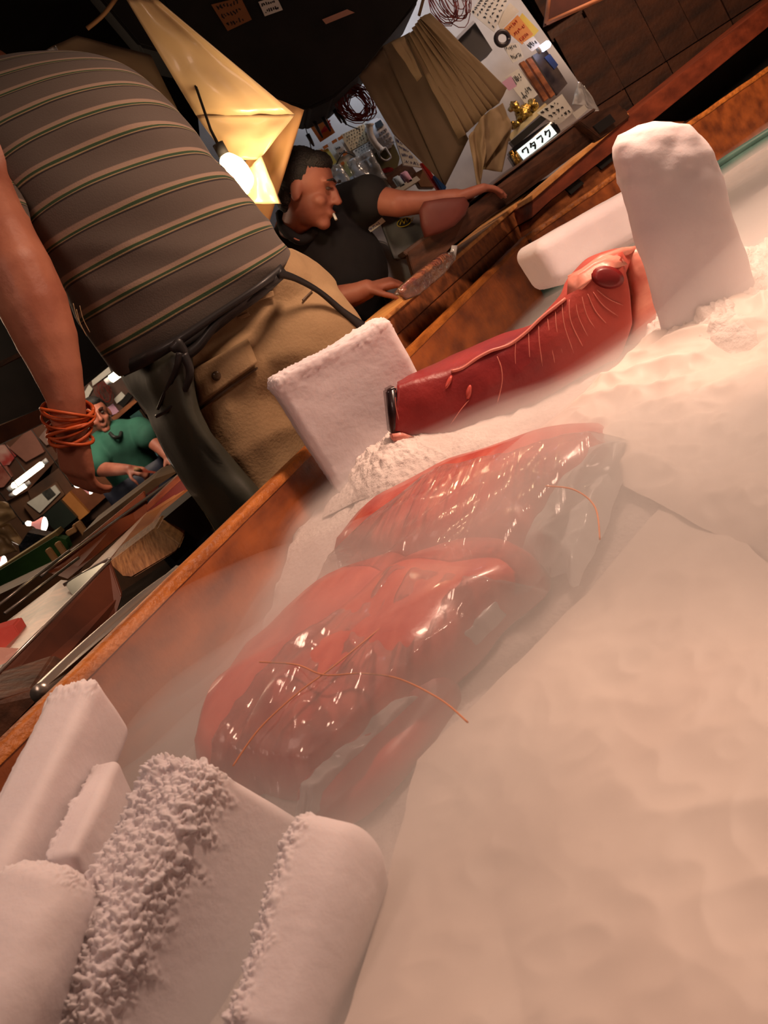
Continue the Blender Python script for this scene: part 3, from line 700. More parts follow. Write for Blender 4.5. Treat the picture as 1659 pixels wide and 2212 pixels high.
def tilt(name, pts, t, m, label=None, cat=None, parent=None, group=None, bevel=.003, dirv=None, smooth=False):
    P = rp(pts, 0); bm = BM(); prism(bm, P, dirv or Vector((0, t, 0)))
    if bevel: bmesh.ops.bevel(bm, geom=bm.edges[:], offset=bevel, segments=2, affect='EDGES', clamp_overlap=True)
    return obj(name, bm, m, parent, smooth, label=label, cat=cat, group=group)
ledge = thing('shop_counter', at(1100, 470, 3.0), 'dark wooden shop counter ledge below the hanging kraft paper', 'counter')
tilt('front_board', [(880, 545, 2.95), (1015, 447, 2.95), (1285, 240, 3.1), (1352, 234, 3.12), (1358, 250, 3.12), (1192, 372, 3.0), (975, 530, 2.95), (900, 616, 2.95)], .06, WOODD, parent=ledge)
tilt('worktop', [(870, 545, 2.96), (1010, 440, 2.96), (1285, 232, 3.11), (1288, 238, 3.11), (1015, 447, 2.96), (880, 553, 2.96)], .55, mat('worktop_wood', (112, 88, 78), (84, 62, 52), rough=.4, scale=6), parent=ledge)
tilt('end_box', [(1250, 262, 3.02), (1335, 222, 3.05), (1362, 252, 3.05), (1300, 300, 3.02)], .08, WOODD, parent=ledge)
tilt('dark_slot', [(1282, 272, 3.01), (1318, 246, 3.01), (1330, 262, 3.01), (1296, 288, 3.01)], .02, BLACK, parent=ledge, bevel=0)

# ---------------------------------------------------------------- walls of the stall
P = rp([(560, 640), (1260, 560), (1330, 250), (1130, -80), (560, -80)], 4.05)
o = slab('wall_stall', [(470, 700), (1345, 312), (1000, -178), (400, -40)], 4.05, .05, PLAS); o['kind'] = 'structure'
plk = thing('plank_wall', at(1400, 120, 5.2), 'dark brown plank partition at the upper right beyond the bench', 'partition')
U1 = (at(1290, 240, 5.2) - at(1180, 60, 5.2)); U1 = Z                 # upright planks of differing widths
x0 = at(1205, 100, 5.2).x; zt = 2.75; zb = .3
rnd = random.Random(4); xx = x0; i = 0
pl0 = None
while xx < x0 + 3.6:
    wdt = rnd.choice((.2, .26, .3)); zz = zb
    for z0, z1 in ((zb, 1.02), (1.026, 1.40 + rnd.random() * .08), (1.49, 2.0 + rnd.random() * .1), (2.11, zt)):
        bm = BM(); yy = 5.2 + rnd.random() * .012; box(bm, (xx + wdt / 2, yy, (z0 + z1) / 2), Vector((wdt / 2 - .002, 0, 0)), Vector((0, .012, 0)), Vector((0, 0, (z1 - z0) / 2)))
        obj('plank', bm, WOODP, plk, False)
    xx += wdt; i += 1
obj('backing', box(BM(), (x0 + 1.8, 5.25, 1.5), Vector((1.8, 0, 0)), Vector((0, .015, 0)), Vector((0, 0, 1.25))), WOODD, plk, False)
tri = thing('triangular_sign', at(1240, 10, 3.8), 'triangular dark board with a pale orange outline at the top edge of the frame', 'sign')
slab('board', [(1176, 56), (1192, -70), (1340, -20)], 3.84, .02, mat('sign_board', (96, 44, 28), (70, 30, 20)), tri)
bm = BM(); 
for a, b in (((1180, 50), (1193, -64)), ((1180, 50), (1332, -18))): tube(bm, rp([a, b], 3.83), .008, 6)
obj('outline', bm, mat('pale_orange_paint', (190, 120, 80), rough=.6), tri)
vb = slab('overhead_board', [(150, -80), (905, -80), (905, 2), (826, 98), (786, 150), (720, 213), (668, 237), (588, 216), (520, 150), (300, 100)], 3.45, .35, BLACK, bevel=.01)
tag(vb, 'dark overhead cupboard with notes and hooks hanging from it above the shop counter', 'cupboard')
# dark roof of the next stall at the left
tag(slab('roof_beam', [(-60, 945), (112, 872), (140, 890), (-60, 990)], 4.2, .2, mat('orange_brown_wood', (120, 66, 36), (80, 42, 24))), 'brown roof beam behind the forearm at the left edge', 'beam')  # beam coloured orange-brown all over
tag(slab('roof_board', [(-60, 560), (130, 640), (260, 760), (150, 850), (112, 872), (-60, 940)], 4.4, .25, BLACK), 'dark roof boards above the stall at the left edge', 'roof')
tag(slab('roof_slat', [(-40, 800), (85, 740), (88, 748), (-40, 812)], 4.3, .05, WOODD), 'thin brown slat under the dark roof boards', 'slat')

# ---------------------------------------------------------------- hanging cream sheets and the lamp behind them
def leaf(name, pts, m, parent=None, t=.0015, wave=.01, seed=0, n=14, **k):
    """hanging sheet: four corners (x,y,Y) with folds"""
    Q = rp(pts, 0); nn = (Q[1] - Q[0]).cross(Q[3] - Q[0]).normalized()
    def fn(u, v):
        p = bil(Q, u, v); return p + nn * (math.sin(u * 9 + seed) * .4 + noise.noise(Vector((u * 4, v * 3, seed)))) * wave
    return obj(name, grid(fn, n, n, t), m, parent, **k)
hs = thing('hanging_sheets', at(450, 260, 2.75), 'cream translucent plastic sheets hanging in front of a bright lamp behind the striped shirt', 'sheets')
CRT = mat('cream_plastic', (214, 184, 140), (196, 166, 124), rough=.3, scale=4, coat=.25, bump=.15, bscale=9)
leaf('sheet', [(268, -10, 2.75), (330, -10, 2.75), (638, 248, 2.72), (424, 250, 2.78)], CRT, hs, wave=.012, seed=1)
leaf('sheet', [(424, 250, 2.78), (638, 248, 2.72), (562, 345, 2.74), (492, 345, 2.76)], CRT, hs, wave=.008, seed=2)
leaf('sheet', [(598, 214, 2.82), (657, 238, 2.82), (572, 510, 2.84), (505, 400, 2.84)], mat('tan_sheet', (206, 158, 104), (186, 140, 90), rough=.6, scale=4), hs, wave=.01, seed=3)
leaf('sheet', [(528, 372, 2.72), (566, 336, 2.72), (607, 441, 2.70), (536, 440, 2.72)], CRT, hs, wave=.012, seed=4)
leaf('sheet', [(20, 150, 2.9), (165, 76, 2.9), (325, 118, 2.9), (410, 290, 2.9)], KRAFTD, hs, wave=.012, seed=5)
lamp = thing('bulb_lamp', at(510, 375, 2.66), 'bright bare bulb glowing between the cream sheets and the striped shirt', 'lamp')
bm = BM(); tube(bm, smoothline([at(x, y, 2.66) for x, y in ((484, 335), (494, 350), (506, 368), (519, 392), (527, 408), (532, 420))], 4), [.010, .016, .020, .024, .027, .03, .033, .034, .036, .037, .037, .037, .037, .036, .034, .03, .026, .02, .012, .009, .006][:21], 14)
obj('glass', bm, emis('bulb_glass', (255, 214, 150), 14), lamp)
bm = BM(); tube(bm, [at(470, 310, 2.66), at(484, 335, 2.66)], .015, 10); obj('socket', bm, BLACK, lamp)
bm = BM(); tube(bm, [at(470, 310, 2.66), at(455, 280, 2.7), at(380, 60, 2.85), at(330, -60, 2.9)], .004, 6); obj('cord', bm, BLACK, lamp)
point('bulb_light', at(540, 372, 2.60), 4.2, (1, .72, .42), .03)
ring = BM(); tube(ring, smoothline([at(x, y, 2.9) for x, y in ((188, 62), (225, 30), (262, -20))], 5), .006, 6)
tag(obj('curved_wire', ring, mat('tan_wire', (150, 110, 70))), 'thin tan wire curving up at the top left above the striped shoulder', 'wire')
o = leaf('grey_bag', [(95, 115, 2.6), (120, 98, 2.6), (150, 150, 2.6), (88, 150, 2.6)], film('grey_film', white=.35, gloss=.5), wave=.01); tag(o, 'small grey plastic bag behind the striped shoulder at the top left', 'bag')

# ---------------------------------------------------------------- kraft paper bundles hanging over the counter
kb = thing('kraft_paper_bundle', at(930, 230, 3.4), 'bundle of folded kraft paper sheets hanging from a string over the shop counter', 'paper')
leaf('paper_sheet', [(826, 100, 3.45), (885, 70, 3.45), (1012, 300, 3.42), (962, 402, 3.42)], KRAFTD, kb, wave=.006, seed=1, label='large flat dark brown sheet at the back')
leaf('paper_sheet', [(772, 160, 3.47), (826, 100, 3.47), (962, 402, 3.44), (850, 290, 3.44)], KRAFTD, kb, wave=.008, seed=7, label='large flat dark brown sheet at the back')
k0 = [((878, 85), (892, 72), (1008, 290), (990, 300)), ((884, 72), (902, 58), (1024, 272), (1002, 292)), ((890, 60), (908, 46), (1042, 256), (1018, 276)), ((896, 52), (914, 40), (1052, 240), (1034, 262)),
      ((900, 46), (920, 34), (1064, 232), (1046, 246)), ((904, 42), (924, 30), (1080, 222), (1060, 236)), ((906, 38), (930, 28), (1096, 190), (1078, 224)), ((846, 92), (872, 78), (912, 165), (902, 176))]
for i, q in enumerate(k0): leaf('paper_sheet', [(x, y, 3.36 - i * .004 + (.03 if j % 2 else 0)) for j, (x, y) in enumerate(q)], KRAFT, kb, wave=.006, seed=i, n=8)
leaf('paper_sheet', [(1012, 296, 3.33), (1046, 246, 3.33), (1050, 330, 3.30), (1034, 420, 3.30)], KRAFT, kb, wave=.016, seed=11)
leaf('paper_sheet', [(1042, 250, 3.34), (1086, 222, 3.34), (1106, 272, 3.32), (1044, 362, 3.32)], KRAFT, kb, wave=.012, seed=13)
leaf('paper_sheet', [(1050, 300, 3.35), (1106, 270, 3.35), (1084, 372, 3.35), (1044, 366, 3.35)], KRAFT, kb, wave=.006, seed=15)
bm = BM(); tube(bm, rp([(905, 34), (930, -60)], 3.36), .005, 6); obj('string', bm, mat('string', (120, 90, 60)), kb)
def hank(label, cx, cy, r, Y, n, seed, name='string_hank', m=None, sx=.6):
    rnd = random.Random(seed); bm = BM()
    for k in range(n):
        ox, oy = rnd.uniform(-.4, .4) * r, rnd.uniform(-.3, .3) * r; a = rnd.uniform(.8, 1.15)
        tube(bm, [at(cx + ox + math.cos(t + rnd.uniform(-.12, .12)) * r * sx * a * rnd.uniform(.86, 1.1) + math.sin(t) * .3 * r, cy + oy + math.sin(t) * r * a, Y + rnd.uniform(-.01, .01)) for t in [2 * math.pi * i / 14 for i in range(15)]], .0018, 5)
    return tag(obj(name, bm, m or mat('red_string', (130, 44, 34), (96, 30, 26), rough=.6)), label, 'string')
hank('hank of dark red string hanging on the white wall above the kraft paper', 968, -5, 46, 3.8, 16, 1)
hank('hank of dark red string hanging beside the telephone under the dark cupboard', 768, 224, 32, 3.6, 22, 2, sx=.95)

# ---------------------------------------------------------------- notes, telephone and small things on the stall wall
YW = 3.98
YEL = mat('yellow_paper', (222, 200, 96), rough=.8); PYEL = mat('pale_yellow_paper', (226, 220, 150), rough=.8); ORG = mat('orange_card', (206, 116, 36), (186, 96, 28), rough=.7); PINKP = mat('pink_paper', (220, 170, 200), rough=.8)
PBL = mat('pale_blue_paper', (190, 210, 230), rough=.8); REDP = mat('red_plastic', (190, 40, 34), rough=.4); BLUP = mat('blue_plastic', (40, 84, 150), rough=.4); TANC = mat('tan_card', (214, 190, 150), rough=.8)
note('long_notice', [(660, 338), (790, 262), (832, 318), (706, 392)], YW, PAPER, 'long white notice sheet taped on the wall left of the telephone', rows=0)
note('ruled_note', [(735, 292), (785, 268), (806, 300), (756, 326)], YW - .012, TANC, 'cream note with rows of handwriting on the long white notice', rows=6, seed=3)
note('small_note', [(720, 318), (738, 310), (752, 330), (734, 340)], YW - .01, PAPER, 'small white note taped below the cream handwritten note', rows=2, seed=6)
note('written_strip', [(762, 326), (812, 298), (822, 312), (772, 342)], YW - .014, PAPER, 'strip of dense handwriting along the bottom of the long notice', rows=3, seed=4)
note('yellow_note', [(688, 328), (708, 320), (728, 350), (708, 364)], YW - .02, YEL, 'bright yellow note hanging left of the pale yellow one', rows=0)
note('yellow_note', [(730, 357), (748, 348), (768, 374), (750, 388)], YW - .02, PYEL, 'pale yellow note hanging right above the man in black', rows=0)
note('grey_tag', [(680, 342), (694, 338), (706, 360), (694, 368)], YW - .03, mat('grey_blue_card', (120, 134, 160)), 'small grey-blue tag left of the bright yellow note', rows=0)
for i, (x, y) in enumerate(((703, 315), (722, 303), (735, 296), (745, 330), (738, 352), (692, 325))):
    o = slab('tape_piece', [(x - 6, y + 2), (x + 4, y - 4), (x + 7, y + 2), (x - 3, y + 8)], YW - .024, .002, ORG); tag(o, ('orange tape left of the cream note, lower', 'orange tape above the small white note', 'orange tape at the top left of the cream note', 'orange tape below the cream note', 'orange tape beside the pale yellow note', 'orange tape above the bright yellow note')[i], 'tape', 'orange tape pieces on the notice')
o = thing('orange_leaflet', at(690, 300, 3.9), 'orange leaflet with red stripes hanging under the dark cupboard', 'leaflet'); slab('sheet', [(652, 246), (690, 226), (724, 286), (692, 307)], 3.9, .004, ORG, o)
bm = BM()
for k in (0, 6, 12): prism(bm, rp([(688 + k * .9, 290 - k * .6), (712 + k * .2, 258 + k * 1.2), (714 + k * .2, 261 + k * 1.2), (690 + k * .9, 293 - k * .6)], 3.895), Vector((0, .003, 0)))
obj('red_stripes', bm, REDP, o, False)
for i, (x, y, l) in enumerate(((672, 252, 46), (690, 240, 44), (716, 226, 40), (730, 236, 34), (664, 290, 26), (776, 196, 30))):
    t = thing('hanging_clip', at(x, y, 3.7), ('long dark clip over the orange leaflet', 'dark clip right of the long one over the leaflet', 'dark clip over the white wall beside the leaflet', 'shorter dark clip left of the string hank', 'lowest dark clip left of the orange leaflet', 'dark clip above the string hank')[i], 'clip', 'clips hanging from the dark cupboard')
    bm = BM(); tube(bm, rp([(x - 6, y - 22), (x, y)], 3.7), .002, 5); obj('wire', bm, BLACK, t)
    bm = BM(); tube(bm, rp([(x, y), (x + l * .3, y + l * .55), (x + l * .55, y + l)], 3.7), [.008, .007, .003], 6); obj('jaw', bm, mat('dark_metal', (60, 54, 52), rough=.35, metal=.6), t)
for i, pts in enumerate((((668, 300), (676, 340), (682, 372)), ((740, 262), (755, 272), (778, 280)), ((720, 372), (742, 330), (776, 345)))):
    bm = BM(); line(bm, pts, 3.92, .0022, 5); tag(obj('thin_wire', bm, INK), ('thin black wire dangling left of the bright yellow note', 'thin black wire dangling from the clips left of the telephone', 'thin black cord looping below the long notice')[i], 'wire')
ph = thing('telephone', at(822, 290, 3.95), 'pale grey wall telephone with keypad and coiled cord beside the kraft paper', 'telephone')
GREYP = mat('grey_plastic', (186, 186, 190), (172, 172, 178), rough=.4)
slab('body', [(788, 276), (797, 262), (818, 252), (832, 262), (850, 300), (850, 314), (832, 324), (818, 320)], 3.93, .05, GREYP, ph, bevel=.006, smooth=True)
bm = BM(); tube(bm, smoothline(rp([(798, 268), (800, 290), (812, 312), (826, 326)], 3.90), 4), [.02] + [.013] * 11 + [.02], 8); obj('handset', bm, mat('light_plastic', (214, 212, 212), rough=.4), ph)
slab('screen', [(809, 266), (822, 258), (829, 270), (816, 278)], 3.925, .004, mat('screen_dark', (70, 84, 100), rough=.2), ph)
for r in range(4):
    for c in range(3): slab('key', [(818 + r * 5.5 + c * 6 + a, 287 + r * 9 - c * 4 + b) for a, b in ((0, 0), (4, -2), (6, 2), (2, 4))], 3.925, .004, mat('key_grey', (120, 118, 124)), ph)
bm = BM(); line(bm, [(814, 322), (822, 340), (834, 347), (844, 340), (838, 328), (832, 318)], 3.92, .004, 6); obj('cord', bm, GREYP, ph)
o = slab('olive_box', [(800, 336), (850, 308), (864, 340), (858, 366), (820, 372)], YW - .02, .08, mat('olive_card', (92, 84, 50), (70, 64, 38)), bevel=.003); tag(o, 'dark olive box under the telephone', 'box')
o = slab('red_tool', [(824, 366), (838, 360), (851, 363), (850, 369), (830, 373)], 3.9, .02, REDP, bevel=.003, smooth=True); tag(o, 'small bright red handle beside the olive box', 'tool')
o = leaf('plastic_pouch', [(748, 350, 3.9), (800, 322, 3.9), (836, 388, 3.88), (770, 398, 3.88)], film('pouch_film', white=.3, gloss=.8, bump=1, bscale=20), wave=.012, seed=3); tag(o, 'clear crinkled plastic pouch hanging under the long notice', 'pouch')
o = leaf('plastic_pouch', [(690, 376, 3.88), (735, 352, 3.88), (760, 392, 3.86), (712, 400, 3.86)], MATS['pouch_film'], wave=.014, seed=5); tag(o, 'smaller crinkled plastic pouch just above the black shirt shoulder', 'pouch')
o = slab('black_charger', [(778, 352), (792, 344), (806, 372), (792, 384)], 3.92, .03, mat('charger_black', (40, 44, 54), rough=.3), bevel=.004); tag(o, 'small black charger hanging inside the clear pouch', 'charger')
bd = note('binder', [(852, 293), (868, 308), (916, 362), (872, 356)], 3.86, PAPER, 'white ring binder leaning against the edge of the kraft paper', 'binder', rows=4, seed=8, t=.02, ink=INKB)
sh = thing('small_shelf', at(880, 395, 3.85), 'small white shelf with paper rolls above the reaching forearm', 'shelf'); slab('board', [(846, 412), (900, 380), (908, 388), (856, 420)], 3.84, .10, PAPER, sh)
slab('back_panel', [(830, 380), (880, 345), (905, 380), (850, 410)], 3.96, .01, WOODD, sh)
o = slab('paper_roll', [(848, 384), (862, 377), (878, 400), (864, 408)], 3.84, .03, PBL, bevel=.004, smooth=True); tag(o, 'pale blue paper roll on the small white shelf', 'roll')
o = slab('paper_roll', [(864, 375), (878, 367), (894, 391), (880, 399)], 3.84, .03, PINKP, bevel=.004, smooth=True); tag(o, 'pink paper roll on the small white shelf', 'roll')
o = slab('cardboard_box', [(892, 376), (918, 362), (940, 405), (908, 405)], 3.88, .06, mat('brown_card', (128, 92, 66)), bevel=.003); tag(o, 'brown cardboard box right of the pink paper roll', 'box')
o = slab('red_file', [(908, 352), (918, 352), (958, 412), (950, 418)], 3.75, .03, REDP, bevel=.002); tag(o, 'red file standing under the flat kraft sheet', 'file')
o = slab('blue_file', [(936, 380), (944, 376), (965, 404), (958, 416)], 3.72, .03, BLUP, bevel=.002); tag(o, 'blue file standing next to the red file', 'file')
# right hand cluster
YR = 3.86
note('white_poster', [(1014, 26), (1042, -10), (1110, -30), (1068, 70)], YR, PAPER, 'white printed sheet pinned at the top right of the notice wall', rows=5, seed=21, w=.0016)
note('white_poster', [(1072, 44), (1102, 6), (1122, 24), (1082, 66)], YR + .01, PAPER, 'narrow white sheet right of the top printed sheet', rows=0)
o = slab('grey_board', [(980, 92), (1026, 48), (1064, 108), (1030, 134)], YR + .02, .1, mat('grey_shelf', (74, 72, 74))); tag(o, 'dark grey shelf panel left of the pinned notices', 'shelf')
o = slab('metal_strip', [(978, 88), (1022, 44), (1026, 49), (982, 93)], YR, .1, GREYP); tag(o, 'light metal edge of the dark grey shelf panel', 'shelf edge')
note('yellow_sheet', [(1110, 55), (1128, 28), (1164, 66), (1140, 94)], YR + .012, YEL, 'yellow sheet behind the orange notice', rows=0)
note('orange_notice', [(1088, 62), (1118, 32), (1152, 74), (1128, 96)], YR - .01, mat('light_orange', (222, 150, 84)), 'orange handwritten notice pinned over the yellow sheet', rows=3, seed=22, ink=REDP)
note('white_note', [(1084, 96), (1120, 92), (1132, 124), (1108, 136)], YR - .015, PAPER, 'small white note with a few letters below the orange notice', rows=2, seed=23)
note('white_note', [(1130, 92), (1152, 78), (1168, 98), (1148, 112)], YR - .012, PAPER, 'small white note between the orange notice and the small bright tube', rows=1, seed=24)
tr = thing('tape_roll', at(1085, 82, YR - .04), 'dark roll of tape hanging beside the orange notice', 'tape')
bm = BM()
tube(bm, [at(1085 + 14 * math.cos(t), 83 + 15 * math.sin(t), YR - .04) for t in [2 * math.pi * k / 20 for k in range(21)]], .009, 8); obj('roll', bm, mat('dark_tape', (56, 48, 52), rough=.4), tr)
note('hanging_papers', [(1090, 168), (1120, 148), (1162, 204), (1136, 226)], YR - .02, PAPER, 'long white papers clipped beside the leaning wood strip', rows=2, seed=25)
note('pink_slip', [(1084, 178), (1104, 164), (1116, 186), (1100, 196)], YR - .03, PINKP, 'pink slip at the left of the long white papers', rows=0)
for i, (a, l) in enumerate((((1122, 136), 'leaning reddish wood strip right of the long white papers'), ((1136, 128), 'second leaning wood strip nearer the blue tag'))):
    x, y = a; o = slab('wood_strip', [(x, y), (x + 11, y - 6), (x + 64, y + 76), (x + 54, y + 84)], YR - .01 + i * .01, .02, WOODM, bevel=.002); tag(o, l, 'wood strip')
o = slab('glass_panel', [(1150, 120), (1178, 104), (1226, 180), (1204, 205)], YR + .02, .02, mat('dark_print', (88, 78, 74), (60, 52, 56), scale=30, rough=.3)); tag(o, 'dark printed sheet behind glass right of the wood strips', 'poster')
o = slab('blue_tag', [(1176, 124), (1188, 116), (1206, 140), (1198, 150)], YR - .01, .01, mat('dark_blue', (30, 56, 110))); tag(o, 'dark blue tag below the small bright tube', 'tag')
tb_ = thing('tube_lamp', at(1177, 98, YR - .06), 'short glowing tube lamp beside the plank partition', 'lamp')
bm = BM(); tube(bm, rp([(1167, 107), (1170, 105), (1184, 95), (1187, 92)], YR - .06), [.008, .013, .013, .008], 12); obj('tube', bm, emis('cool_tube', (215, 220, 255), 9), tb_)
bm = BM(); tube(bm, rp([(1162, 111), (1167, 107)], YR - .06), .012, 10); obj('holder', bm, GREYP, tb_)
note('price_note', [(1160, 244), (1214, 203), (1240, 242), (1204, 271)], 3.62, PAPER, 'white price note with handwritten characters behind the lit sign', rows=3, seed=31, w=.0022, dens=5)
o = slab('tan_board', [(1098, 292), (1178, 222), (1184, 230), (1104, 303)], 3.66, .03, TANC); tag(o, 'thin tan board lying above the lit sign', 'board')
o = slab('dark_rail', [(1102, 306), (1178, 242), (1186, 252), (1112, 318)], 3.64, .03, mat('rail_dark', (52, 50, 50), rough=.3)); tag(o, 'dark rail between the tan board and the lit sign', 'rail')
GOLD = mat('gold_foil', (226, 196, 110), (150, 110, 50), rough=.15, metal=.9, scale=30, bump=1, bscale=60)
for i, (x, y, r, l) in enumerate(((1132, 246, 15, 'shiny gold foil packet glinting left of the price note'), (1112, 232, 9, 'small gold glinting jar left of the foil packet'), (1150, 228, 9, 'gold glinting jar right of the foil packet'), (1112, 270, 8, 'little bright jar just above the tan board'))):
    bm = BM(); ball(bm, at(x, y, 3.68), (px(r, 3.68), .03, px(r * 1.15, 3.68)))
    for v in bm.verts: v.co += (v.co - at(x, y, 3.68)).normalized() * noise.noise(v.co * 60) * .02
    tag(obj('foil_packet', bm, GOLD), l, 'packet', 'gold glinting packets on the counter')
point('foil_light', at(1130, 215, 3.6), .2, (1, .8, .5), .02)
# small lit sign
sg = thing('lit_sign', at(1160, 340, 3.3), 'small lit sign with black characters in a dark rounded case on the shop counter', 'sign')
slab('case', [(1102, 332), (1108, 318), (1186, 262), (1202, 264), (1214, 284), (1210, 296), (1140, 360), (1122, 364)], 3.30, .06, mat('case_black', (30, 30, 34), rough=.25, coat=.4), sg, bevel=.006, smooth=True)
SQ = rp([(1117, 325), (1188, 269), (1203, 288), (1133, 346)], 3.292)
bm = BM(); prism(bm, SQ, Vector((0, .01, 0))); obj('lit_face', bm, emis('sign_face', (226, 240, 236), 1.05), sg, False)
GL = [ # strokes in a 0..1 cell, x right, y down
 [[(.15, .2), (.15, .45)], [(.15, .2), (.85, .2), (.8, .5), (.6, .85)]],
 [[(.4, .08), (.25, .35), (.08, .55)], [(.35, .28), (.85, .28), (.7, .65), (.4, .95)], [(.35, .48), (.72, .66)]],
 [[(.12, .2), (.85, .2), (.75, .55), (.4, .92)]],
 [[(.4, .05), (.28, .3), (.1, .5)], [(.38, .26), (.85, .26), (.7, .62), (.35, .95)]]]
bm = BM(); nrm = (CAM - SQ[0]).normalized()
for i, g in enumerate(GL):
    for st in g:
        P = [bil(SQ, .05 + (i + p[0] * .86) * .225, .12 + p[1] * .76) + Vector((0, -.004, 0)) for p in st]
        tube(bm, P, .0032, 5)
obj('characters', bm, mat('sign_ink', (20, 20, 22)), sg)
br = thing('brass_stand', at(1112, 350, 3.28), 'polished brass stand at the left end of the lit sign', 'stand')
for x in (1103, 1112):
    bm = BM(); tube(bm, rp([(x, 326 + (x - 1103) * .3), (x + 16, 356)], 3.28), .007, 8); obj('post', bm, GOLD, br)
o = leaf('clear_bag', [(1250, 176, 3.6), (1262, 186, 3.6), (1294, 238, 3.6), (1236, 226, 3.6)], film('bag_grey', white=.45, gloss=.6), wave=.012, seed=2); tag(o, 'grey clear bag hanging at the corner of the plank partition', 'bag')
for i, (q, l) in enumerate((([(1236, 245), (1262, 226), (1270, 236), (1246, 258)], 'scrap of white paper on the counter under the grey clear bag'), ([(1196, 262), (1216, 250), (1222, 258), (1204, 272)], 'folded white slip below the price note'))):
    note('paper_scrap', q, 3.4, PAPER, l, rows=0)
# dark notes at the top of the frame
for i, (q, m_, l, rw) in enumerate((([(456, 10), (520, -6), (544, 42), (492, 67)], mat('dim_card', (150, 96, 56)), 'orange-brown card with faint writing on the dark cupboard', 3), ([(558, 4), (597, -8), (611, 21), (572, 35)], PAPER, 'small white price card on the dark cupboard at the top', 2), ([(696, 42), (750, 20), (766, 27), (704, 52)], mat('redwhite_card', (200, 150, 130)), 'narrow pale ticket on the dark cupboard', 0))):
    note('cupboard_card', q, 3.44, m_, l, rows=rw, seed=50 + i, w=.002)

# things on the counters
fb = lump('dark red-brown slab of fish on the counter under the reaching forearm', [(908, 452), (918, 434), (960, 427), (1006, 424), (1016, 440), (1008, 462), (985, 486), (955, 502), (920, 512), (912, 486)], 2.90, .04, mat('dark_fish', (112, 54, 46), (90, 42, 36), rough=.6, scale=6), name='fish_slab')
gb = thing('grey_bag', at(870, 560, 3.12), 'dark grey bag with a small yellow fish emblem hanging below the forearm', 'bag')
leaf('bag_skin', [(806, 440, 3.14), (908, 440, 3.12), (935, 560, 3.08), (850, 560, 3.10)], mat('grey_cloth', (84, 84, 86), (70, 70, 74), rough=.6), gb, wave=.01, t=.01)
bm = BM(); P = [at(873 + 15 * math.cos(t), 480 + 9 * math.sin(t) - 4 * math.cos(t), 3.085) for t in [2 * math.pi * k / 20 for k in range(20)]]; prism(bm, P, Vector((0, .004, 0))); obj('fish_emblem', bm, INK, gb, False)
YP = mat('yellow_print', (214, 190, 40), rough=.6)
bm = BM(); tube(bm, P + [P[0]], .0012, 5, False); tube(bm, rp([(886, 474), (893, 468), (890, 478)], 3.083), .0015, 5)
for a, b in (((864, 486), (868, 474)), ((868, 474), (872, 482)), ((873, 483), (876, 472)), ((876, 472), (879, 480)), ((881, 478), (884, 470))): tube(bm, rp([a, b], 3.08), .0012, 5)
obj('yellow_outline', bm, YP, gb)
note('boxed_label', [(764, 458), (799, 442), (833, 478), (799, 503)], 3.10, PAPER, 'white box with blue printed lines below the black sleeve', 'box', rows=5, seed=61, t=.05, ink=INKB, dens=14)
o = lump('smooth pale grey tub behind the counter beside the man in black', [(795, 512), (830, 520), (868, 545), (902, 590), (890, 640), (840, 650), (816, 600)], 3.2, .2, mat('tub_plastic', (150, 154, 162), (130, 134, 144), rough=.4), name='plastic_tub', cat='tub')
snk = thing('wrapped_snack', at(925, 640, 2.6), 'clear-wrapped packet of reddish slices lying on the wooden counter edge', 'packet')
WS = [(858, 632, 2.48), (868, 618, 2.48), (905, 585, 2.56), (955, 548, 2.66), (978, 545, 2.7), (982, 560, 2.7), (960, 590, 2.64), (905, 636, 2.52), (880, 645, 2.48)]
P = rp(WS, 0); c = sum(P, Vector()) / len(P); rg = []
for s, dy in ((.3, -.02), (.75, -.016), (.95, -.006), (1, .01), (1, .05), (.9, .07)): rg.append([c + (p - c) * s + Vector((0, dy, 0)) for p in P])
obj('slices', loft(rg), mat('snack_red', (214, 140, 84), (150, 60, 44), rough=.5, scale=30), snk)
rg = [[c + (p - c) * (s * 1.06) + Vector((noise.noise(p * 50 + Vector((s * 9, 0, 0))) * .006, dy - .006, noise.noise(p * 70) * .004)) for p in P] for s, dy in ((.3, -.02), (.75, -.016), (.95, -.006), (1, .01), (1, .05), (.9, .07))]
obj('wrapper', loft(rg), film('snack_film', white=.05, gloss=.9, bump=1, bscale=60), snk)
bm = BM(); prism(bm, rp([(970, 560), (976, 530), (988, 530), (984, 562)], 2.7), Vector((0, .004, 0))); obj('wrapper_tail', bm, film('tail_film', white=.5, gloss=.8), snk)

